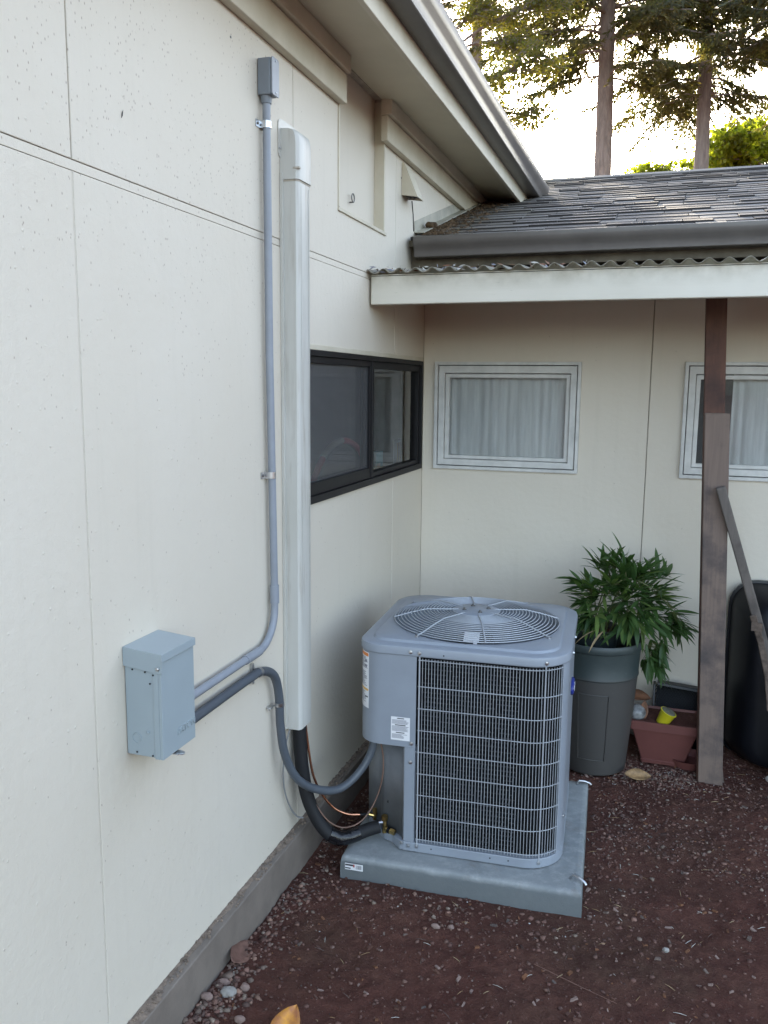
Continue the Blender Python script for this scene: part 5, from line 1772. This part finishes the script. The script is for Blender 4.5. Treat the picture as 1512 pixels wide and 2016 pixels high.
bar([(2.468, 4.135, 1.452), (2.375, 4.170, 1.17), (2.26, 4.215, 0.82), (2.085, 4.26, 0.26)], 0.042, 0.036, 'handle', 'handlewood')
bar([(1.755, 4.19, 0.85), (1.80, 4.20, 0.72), (1.84, 4.19, 0.56), (1.86, 4.17, 0.40)], 0.030, 0.008, 'brace', 'rust')
bar([(2.285, 4.19, 0.85), (2.24, 4.20, 0.72), (2.20, 4.19, 0.56), (2.18, 4.17, 0.40)], 0.030, 0.008, 'brace', 'rust')
MB().box(1.752, 1.800, 4.186, 4.194, 0.775, 0.815).build('bracket', 'rust', wbr)
wh = MB()
wh.lathe([(0.10, -0.035), (0.155, -0.04), (0.185, -0.02), (0.19, 0.0), (0.185, 0.02), (0.155, 0.04), (0.10, 0.035)], (2.02, 4.22, 0.195), 28, axis=AXX)
wh.build('tyre', 'rubber', wbr, smooth=50)
MB().lathe([(0.02, -0.06), (0.02, 0.06)], (2.02, 4.22, 0.195), 12, axis=AXX).lathe([(0.0, -0.02), (0.10, -0.03), (0.10, 0.03), (0.0, 0.02)], (2.02, 4.22, 0.195), 20, axis=AXX).build('hub', 'lead', wbr, smooth=40)

# ------------------------------------------------------------------ gravel, stones, twigs
def tint_attr(me, cols):
    a = me.color_attributes.new('tint', 'FLOAT_COLOR', 'POINT')
    a.data.foreach_set('color', np.asarray(cols, np.float32).ravel())
def scatter():
    r = np.random.default_rng(17)
    bm = bmesh.new()
    bmesh.ops.create_icosphere(bm, subdivisions=1, radius=1.0)
    base_v = np.array([v.co[:] for v in bm.verts])
    base_f = np.array([[v.index for v in f.verts] for f in bm.faces])
    bm.free()
    pts = []
    def emit(n, fx, fy, smin, smax, p, dark=0.0):
        for _ in range(n):
            x, y = fx(), fy()
            if x < 0.045 or y > BY - 0.05: continue
            if 0.17 < x < 1.10 and 2.90 < y < 3.80: continue
            pts.append((x, y, smin + (smax - smin) * r.random() ** p, dark))
    U = lambda a, b: (lambda: r.uniform(a, b))
    emit(420, U(0.05, 2.3), U(1.85, 4.6), 0.0010, 0.0042, 3.5, 0.2)                       # sparse specks all over
    emit(9000, U(0.05, 2.3), U(1.85, 4.6), 0.0018, 0.009, 5.0, 0.955)                     # clods of soil
    emit(1500, U(1.12, 2.4), lambda: min(r.normal(4.2, 0.22), 4.62), 0.0025, 0.0085, 3.0, 0.4)
    emit(480, U(1.10, 2.3), lambda: r.normal(3.66, 0.12), 0.0025, 0.009, 2.4, 0.35)
    emit(380, lambda: 0.045 + abs(r.normal(0, 0.06)), U(1.9, 2.75), 0.003, 0.011, 2.2, 0.3)
    emit(130, lambda: 0.05 + abs(r.normal(0, 0.07)), U(1.9, 2.2), 0.005, 0.014, 1.8)
    emit(500, lambda: 0.05 + abs(r.normal(0, 0.09)), U(2.6, 4.3), 0.003, 0.010, 2.0)
    for _k in range(1):
        for _ in range(700):
            u_ = r.random()
            pts.append((1.15 + 1.1 * u_, 3.52 - 0.30 * u_ + r.normal(0, 0.06), 0.002 + 0.007 * r.random() ** 3.2, 0.5))
    emit(900, U(1.14, 1.56), lambda: r.normal(4.16, 0.06), 0.0025, 0.008, 2.2, 0.0)
    emit(300, lambda: r.normal(1.22, 0.09), U(2.7, 3.9), 0.003, 0.009, 2.4, 0.5)
    emit(260, U(0.2, 1.1), lambda: r.normal(2.78, 0.07), 0.003, 0.010, 2.2, 0.5)
    V, F, C = [], [], []
    off = 0
    pal = np.array([(0.23, 0.125, 0.092), (0.26, 0.155, 0.112), (0.16, 0.085, 0.064), (0.20, 0.145, 0.112), (0.28, 0.215, 0.165), (0.18, 0.09, 0.068), (0.12, 0.072, 0.058)])
    soilp = np.array([(0.122, 0.058, 0.044), (0.095, 0.044, 0.034), (0.155, 0.083, 0.062)])
    for x, y, s, dk in pts:
        q = base_v.copy()
        q *= 1 + 0.28 * r.standard_normal((len(q), 1))
        q *= np.array([r.uniform(.7, 1.3), r.uniform(.7, 1.3), r.uniform(.45, .9)]) * s
        a = r.uniform(0, 6.28)
        rot = np.array([[math.cos(a), -math.sin(a), 0], [math.sin(a), math.cos(a), 0], [0, 0, 1]])
        q = q @ rot.T + np.array([x, y, fine_h(x, y) + s * 0.12])
        V.append(q); F.append(base_f + off)
        off += len(q)
        if r.random() < dk: c = soilp[r.integers(3)] * r.uniform(0.8, 1.3)
        else:
            c = pal[r.integers(len(pal))] * r.uniform(0.7, 1.25)
            if s < 0.0035 and r.random() < 0.10: c = np.array([0.55, 0.53, 0.50])
        C.append(np.tile(np.append(c, 1.0), (len(q), 1)))
    me = bpy.data.meshes.new('gravel')
    me.from_pydata(np.concatenate(V).tolist(), [], np.concatenate(F).tolist())
    tint_attr(me, np.concatenate(C))
    me.materials.append(M['pebble'])
    me.polygons.foreach_set('use_smooth', [True] * len(me.polygons))
    o = link('gravel', me)
    tag(o, 'loose gravel and clods scattered over the soil', 'gravel', kind='stuff')
scatter()
def twigs():
    r = random.Random(31)
    b = MB()
    for i in range(260):
        x, y = r.uniform(0.05, 2.2), r.uniform(1.9, 4.4)
        if 0.17 < x < 1.10 and 2.90 < y < 3.80: continue
        a = r.uniform(0, math.pi)
        l = r.uniform(0.004, 0.022)
        z = fine_h(x, y) + 0.003
        d = Vector((math.cos(a) * l, math.sin(a) * l, r.uniform(-0.002, 0.003)))
        p = Vector((x, y, z))
        b.tube([p - d, p + Vector((0, 0, 0.002)), p + d], [0.0006, 0.0011, 0.0006], 4, r.choice(('tanleaf', 'white_bits', 'bamboo_dry', 'oldwood')))
    for i in range(1500):
        x, y = r.uniform(0.05, 2.2), r.uniform(1.85, 4.5)
        if 0.17 < x < 1.10 and 2.90 < y < 3.80: continue
        a = r.uniform(0, math.pi)
        l = 0.003 + 0.011 * r.random() ** 2.5
        w = l * r.uniform(0.25, 0.6)
        z = fine_h(x, y) + 0.001
        ca, sa = math.cos(a), math.sin(a)
        tl = r.uniform(-0.4, 0.4)
        P4 = [(-l, -w), (l, -w * .6), (l * .8, w), (-l * .7, w * .8)]
        lo = [(x + u * ca - v * sa, y + u * sa + v * ca, z - 0.002 + tl * u) for u, v in P4]
        hi = [(x + u * ca * .9 - v * sa * .9, y + u * sa * .9 + v * ca * .9, z + 0.002 + w * 0.4 + tl * u) for u, v in P4]
        b.loft([lo, hi], mat=r.choice(('oldwood', 'deadleaf', 'redwood', 'redwood', 'stone_pink')))
    tag(b.build('twig_litter', None), 'tiny dry twigs, bark chips and straw bits scattered on the soil', 'litter', kind='stuff')
twigs()
for nm, (x, y), s_, mt, sd_, lab in (('stone', (0.112, 2.128), (0.026, 0.020, 0.016), 'stone_pale', 1, 'smooth pale egg shaped stone at the foot of the skirting, largest of its pile'),
                                     ('stone', (0.150, 2.165), (0.016, 0.014, 0.012), 'stone_pink', 2, 'pinkish angular stone right behind the smooth pale stone'),
                                     ('stone', (0.075, 2.165), (0.020, 0.013, 0.012), 'stone_pink', 3, 'pinkish stone between the smooth pale stone and the skirting'),
                                     ('stone', (0.060, 2.085), (0.022, 0.014, 0.012), 'stone_pink', 5, 'flat pinkish stone against the skirting, nearest the bottom of the photo'),
                                     ('stone', (0.200, 2.035), (0.016, 0.013, 0.010), 'stone_pink', 6, 'small pink stone just left of the orange yellow leaf'),
                                     ('stone', (1.915, 4.30), (0.035, 0.028, 0.022), 'stone_pale', 7, 'whitish broken stone at the right edge near the wheelbarrow'),
                                     ('stone', (0.640, 2.665), (0.016, 0.010, 0.010), 'stone_pink', 8, 'pinkish flat stone left of centre on the soil in front of the pad'),
                                     ('stone', (0.690, 2.690), (0.012, 0.009, 0.008), 'stone_pink', 9, 'smaller pinkish stone just right of the flat one in front of the pad'),
                                     ('stone', (1.415, 2.80), (0.011, 0.010, 0.008), 'stone_pale', 10, 'small round pale stone alone on the soil right of the pad'),
                                     ('stone', (0.560, 2.110), (0.016, 0.012, 0.012), 'stone_pink', 11, 'grey brown clod like stone at the bottom right of the orange yellow leaf')):
    tag(clump(nm, mt, (x, y, fine_h(x, y) + s_[2] * 0.45), *s_, sd_, sub=3, amp=0.25), lab, 'stone')
tw = [(1.00, 2.575), (1.14, 2.525), (1.27, 2.475)]
tag(MB().tube([(x, y, fine_h(x, y) + 0.004) for x, y in tw], [0.0010, 0.0013, 0.0008], 6).build('twig', 'pinkleaf', smooth=50), 'long thin bare twig lying on the soil at lower right', 'twig')
tag(MB().tube([(x, y, fine_h(x, y) + 0.004) for x, y in ((0.61, 2.165), (0.70, 2.185))], [0.0016, 0.0012], 6).build('twig', 'white_bits', smooth=50), 'short pale straw on the soil right of the orange yellow leaf', 'twig')

# ------------------------------------------------------------------ trees beyond the roof
def leaf_cloud(name, parent, mat, cen, dirs, Ls, Ws, tints, droop=0.15):
    """many leaf quads (two triangles each, slightly folded) from numpy arrays"""
    n = len(cen)
    d = dirs / np.linalg.norm(dirs, axis=1, keepdims=True)
    rv = nrng.standard_normal((n, 3))
    s = np.cross(d, rv)
    s /= np.linalg.norm(s, axis=1, keepdims=True) + 1e-9
    Lc, Wc = Ls[:, None], Ws[:, None]
    p0 = cen
    p1 = cen + d * Lc * 0.5 + s * Wc * 0.5
    p2 = cen + d * Lc
    p3 = cen + d * Lc * 0.5 - s * Wc * 0.5
    V = np.stack([p0, p1, p2, p3], 1).reshape(-1, 3)
    me = bpy.data.meshes.new(name)
    me.vertices.add(4 * n)
    me.vertices.foreach_set('co', V.astype(np.float32).ravel())
    me.loops.add(4 * n)
    me.loops.foreach_set('vertex_index', np.arange(4 * n, dtype=np.int32))
    me.polygons.add(n)
    me.polygons.foreach_set('loop_start', np.arange(0, 4 * n, 4, dtype=np.int32))
    me.update(calc_edges=True)
    c = np.repeat(np.clip(tints, 0, 1), 4)
    tint_attr(me, np.stack([c, c, c, np.ones_like(c)], 1))
    me.materials.append(M[mat])
    o = link(name, me, parent)
    o['kind'] = 'stuff'
    return o

def conifer(x, y, r0, Ht, zb, Lmax, seed, label, lean=0.0, bark='bark', dens=1.0, tint=0.35, az_bias=None, lean_y=0.0):
    r = random.Random(seed)
    t = thing('conifer_tree', label, 'tree', (x, y, 0), 'tall conifers behind the lower roof')
    pos = lambda z: Vector((x + lean * z, y + lean_y * z, z))
    loops_p, rad = [], []
    for i in range(24):
        z = -0.2 + (Ht + 0.2) * i / 23
        loops_p.append(pos(z))
        rad.append(max(0.03, r0 * (1 - 0.85 * max(0, z) / Ht)))
    MB().tube(loops_p, rad, 18).build('trunk', bark, t, smooth=60)
    br = MB()
    cen, dirs, Ls, Ws, tn = [], [], [], [], []
    z = zb
    while z < Ht - 0.5:
        fr_ = (z - zb) / (Ht - zb)
        nb = r.choice((2, 3, 3))
        for k in range(nb):
            az = r.uniform(0, 2 * math.pi)
            Lb = Lmax * (1 - fr_) ** 0.75 * r.uniform(0.65, 1.1) + 0.5
            if z < zb + 0.8: Lb *= r.uniform(0.5, 0.9)
            d = Vector((math.cos(az), math.sin(az), 0))
            p = []
            s0 = pos(z) + d * rad[0] * 0.3
            for i in range(7):
                q = i / 6
                p.append(s0 + d * Lb * q + Vector((0, 0, Lb * (0.10 * q - 0.42 * q * q + 0.10 * q ** 4))) + Vector((mnoise.noise((seed, z, q * 3)), mnoise.noise((seed + 9, z, q * 3)), 0)) * 0.14 * Lb * q)
            br.tube(p, [0.035 * (1 - 0.8 * i / 6) * (0.5 + Lb / Lmax * 0.5) for i in range(7)], 5)
            side = Vector((-d.y, d.x, 0))
            nt_ = int(Lb * 9.5 * dens)
            for j in range(nt_):
                q = 0.18 + 0.82 * (j + r.random()) / nt_
                i = min(5, int(q * 6))
                c0 = p[i].lerp(p[i + 1], q * 6 - i)
                sgn = 1 if j % 2 else -1
                tl = (0.22 + 0.75 * (1 - q) ** 0.7 * 0.8) * r.uniform(0.6, 1.15) * (0.6 + 0.4 * Lb / Lmax)
                td = (side * sgn * r.uniform(0.5, 1.0) + d * r.uniform(0.35, 0.9) + Vector((0, 0, r.uniform(-0.75, -0.10)))).normalized()
                nl = max(5, int(tl * 42))
                ti = tint + r.uniform(-0.25, 0.3)
                for k2 in range(nl):
                    u = (k2 + r.random()) / nl
                    c = c0 + td * tl * u + Vector((0, 0, -0.16 * tl * u * u))
                    ld = td * 0.9 + Vector((r.uniform(-1, 1), r.uniform(-1, 1), r.uniform(-0.9, 0.5))) * 0.75
                    cen.append(c); dirs.append(ld)
                    Ls.append(r.uniform(0.10, 0.20)); Ws.append(r.uniform(0.030, 0.055)); tn.append(ti + r.uniform(-0.2, 0.2))
        z += r.uniform(0.15, 0.26) * (1.0 if z < zb + 7 else 2.4)
    br.build('branches', bark, t, smooth=60)
    leaf_cloud('crown', t, 'needles', np.array([tuple(c) for c in cen]), np.array([tuple(c) for c in dirs]), np.array(Ls), np.array(Ws), np.array(tn))
    return len(cen)

def broadleaf(x, y, r0, Ht, clumps, seed, label, mat, leaf=0.09, bark='bark2', lean=(0, 0), tint=0.5, group=None, stems=1, per=2.0, cat='tree'):
    r = random.Random(seed)
    t = thing('leafy_tree', label, cat, (x, y, 0), group)
    b = MB()
    tops = []
    for k in range(stems):
        bx0 = x + (r.uniform(-.25, .25) if stems > 1 else 0)
        by0 = y + (r.uniform(-.25, .25) if stems > 1 else 0)
        p = [Vector((bx0 + lean[0] * q * Ht + (r.uniform(-.5, .5) * q if stems > 1 else 0), by0 + lean[1] * q * Ht, -0.2 + (Ht + 0.2) * q)) for q in np.linspace(0, 1, 10)]
        b.tube(p, [r0 * (1 - 0.75 * i / 9) for i in range(10)], 12)
        tops += p[3:]
    cen, dirs, Ls, Ws, tn = [], [], [], [], []
    for (cx_, cy_, cz_, rx, ry, rz, n) in clumps:
        c = Vector((cx_, cy_, cz_))
        root = min(tops, key=lambda q: (q - c).length + abs(q.z - c.z + 0.8))
        mid = root.lerp(c, 0.5) + Vector((0, 0, 0.25))
        lp = flexpath([root, mid, c], 6)
        b.tube(lp, [max(0.012, r0 * 0.34 * (1 - 0.85 * i / len(lp))) for i in range(len(lp))], 6)
        ntw = max(4, int(n * per / 22))
        for k in range(ntw):
            while True:
                q = Vector((r.uniform(-1, 1), r.uniform(-1, 1), r.uniform(-1, 1)))
                if 0.15 < q.length < 1: break
            tip = c + Vector((q.x * rx, q.y * ry, q.z * rz))
            st0 = lp[r.randrange(len(lp) // 2, len(lp))]
            b.tube([st0, st0.lerp(tip, 0.5) + Vector((0, 0, 0.06)), tip], [0.010, 0.007, 0.003], 4)
            ti = tint + r.uniform(-0.3, 0.3)
            for j in range(22):
                u = r.random() ** 0.7
                p = st0.lerp(tip, 0.35 + 0.65 * u) + Vector((r.gauss(0, .09), r.gauss(0, .09), r.gauss(0, .06)))
                cen.append(p)
                dirs.append(Vector((r.uniform(-1, 1), r.uniform(-1, 1), r.uniform(-1.0, 0.25))))
                Ls.append(leaf * r.uniform(0.7, 1.25)); Ws.append(leaf * r.uniform(0.5, 0.85)); tn.append(ti + r.uniform(-0.2, 0.2))
    b.build('trunk', bark, t, smooth=60)
    leaf_cloud('crown', t, mat, np.array([tuple(c) for c in cen]), np.array([tuple(c) for c in dirs]), np.array(Ls), np.array(Ws), np.array(tn))

conifer(-0.56, 25.0, 0.31, 27.0, 10.2, 3.7, 101, 'tall conifer with a bare reddish trunk, middle of the three trunks', lean=-0.012, dens=1.5)
conifer(2.06, 26.0, 0.26, 26.0, 9.7, 3.4, 202, 'tall conifer with a slimmer grey trunk at the right of the roof', lean=-0.018, bark='bark2', dens=1.3)
conifer(5.3, 24.0, 0.30, 25.0, 9.3, 3.9, 303, 'dense dark conifer whose branches hang in from the right edge', dens=1.4, tint=0.3)
conifer(-5.15, 29.0, 0.30, 27.0, 13.4, 3.6, 404, 'tall conifer with the sun low behind its trunk, beside the gutter', dens=1.0, tint=0.45)
rc = random.Random(77)
cl = []
for (cx_, cz_, n, rx, rz) in ((-2.3, 9.6, 700, .9, .5), (-1.6, 9.0, 600, .8, .45), (-2.6, 8.6, 500, .7, .45), (-1.9, 8.0, 500, .8, .4), (-2.4, 7.3, 260, .6, .35), (-1.4, 10.2, 600, .8, .5), (-2.9, 10.3, 600, .8, .5), (-2.1, 6.9, 120, .5, .25), (-2.9, 11.4, 600, .9, .5), (-1.9, 11.4, 500, .9, .5)):
    cl.append((cx_, 20.0 + rc.uniform(-.8, .8), cz_, rx, .8, rz, n))
broadleaf(-4.4, 20.5, 0.16, 12.0, cl, 55, 'broad leaved tree with golden olive foliage hanging between gutter and middle trunk', 'alder', 0.085, tint=0.45)
cl = []
for k in range(15):
    cl.append((1.6 + 4.6 * k / 14 + rc.uniform(-.2, .2), 31.0 + rc.uniform(-1.2, 1.2), 8.9 + 2.5 * (k / 14) ** 0.9 + rc.uniform(-.6, .4), .9, 1.0, .62, 420 if k > 4 else 170))
for k in range(14):
    cl.append((2.4 + rc.uniform(0, 4.2), 31.5 + rc.uniform(-1, 1), 8.3 + rc.uniform(-.5, 1.4), 1.0, 1.0, .7, 380))
broadleaf(4.6, 31.4, 0.10, 11.0, cl, 66, 'yellow green maple catching the sun behind the slimmer grey conifer trunk', 'maple', 0.17, tint=0.6, stems=4)
cl = []
for k in range(8):
    cl.append((-0.1 + 0.27 * k + rc.uniform(-.2, .2), 30.0 + rc.uniform(-.8, .8), 8.35 + rc.uniform(-.5, .9), .75, .7, .5, 190))
broadleaf(0.6, 30.2, 0.045, 8.6, cl, 67, 'thin sparse sapling with yellow green leaves behind the ridge between two conifer trunks', 'maple', 0.15, tint=0.5, stems=3)
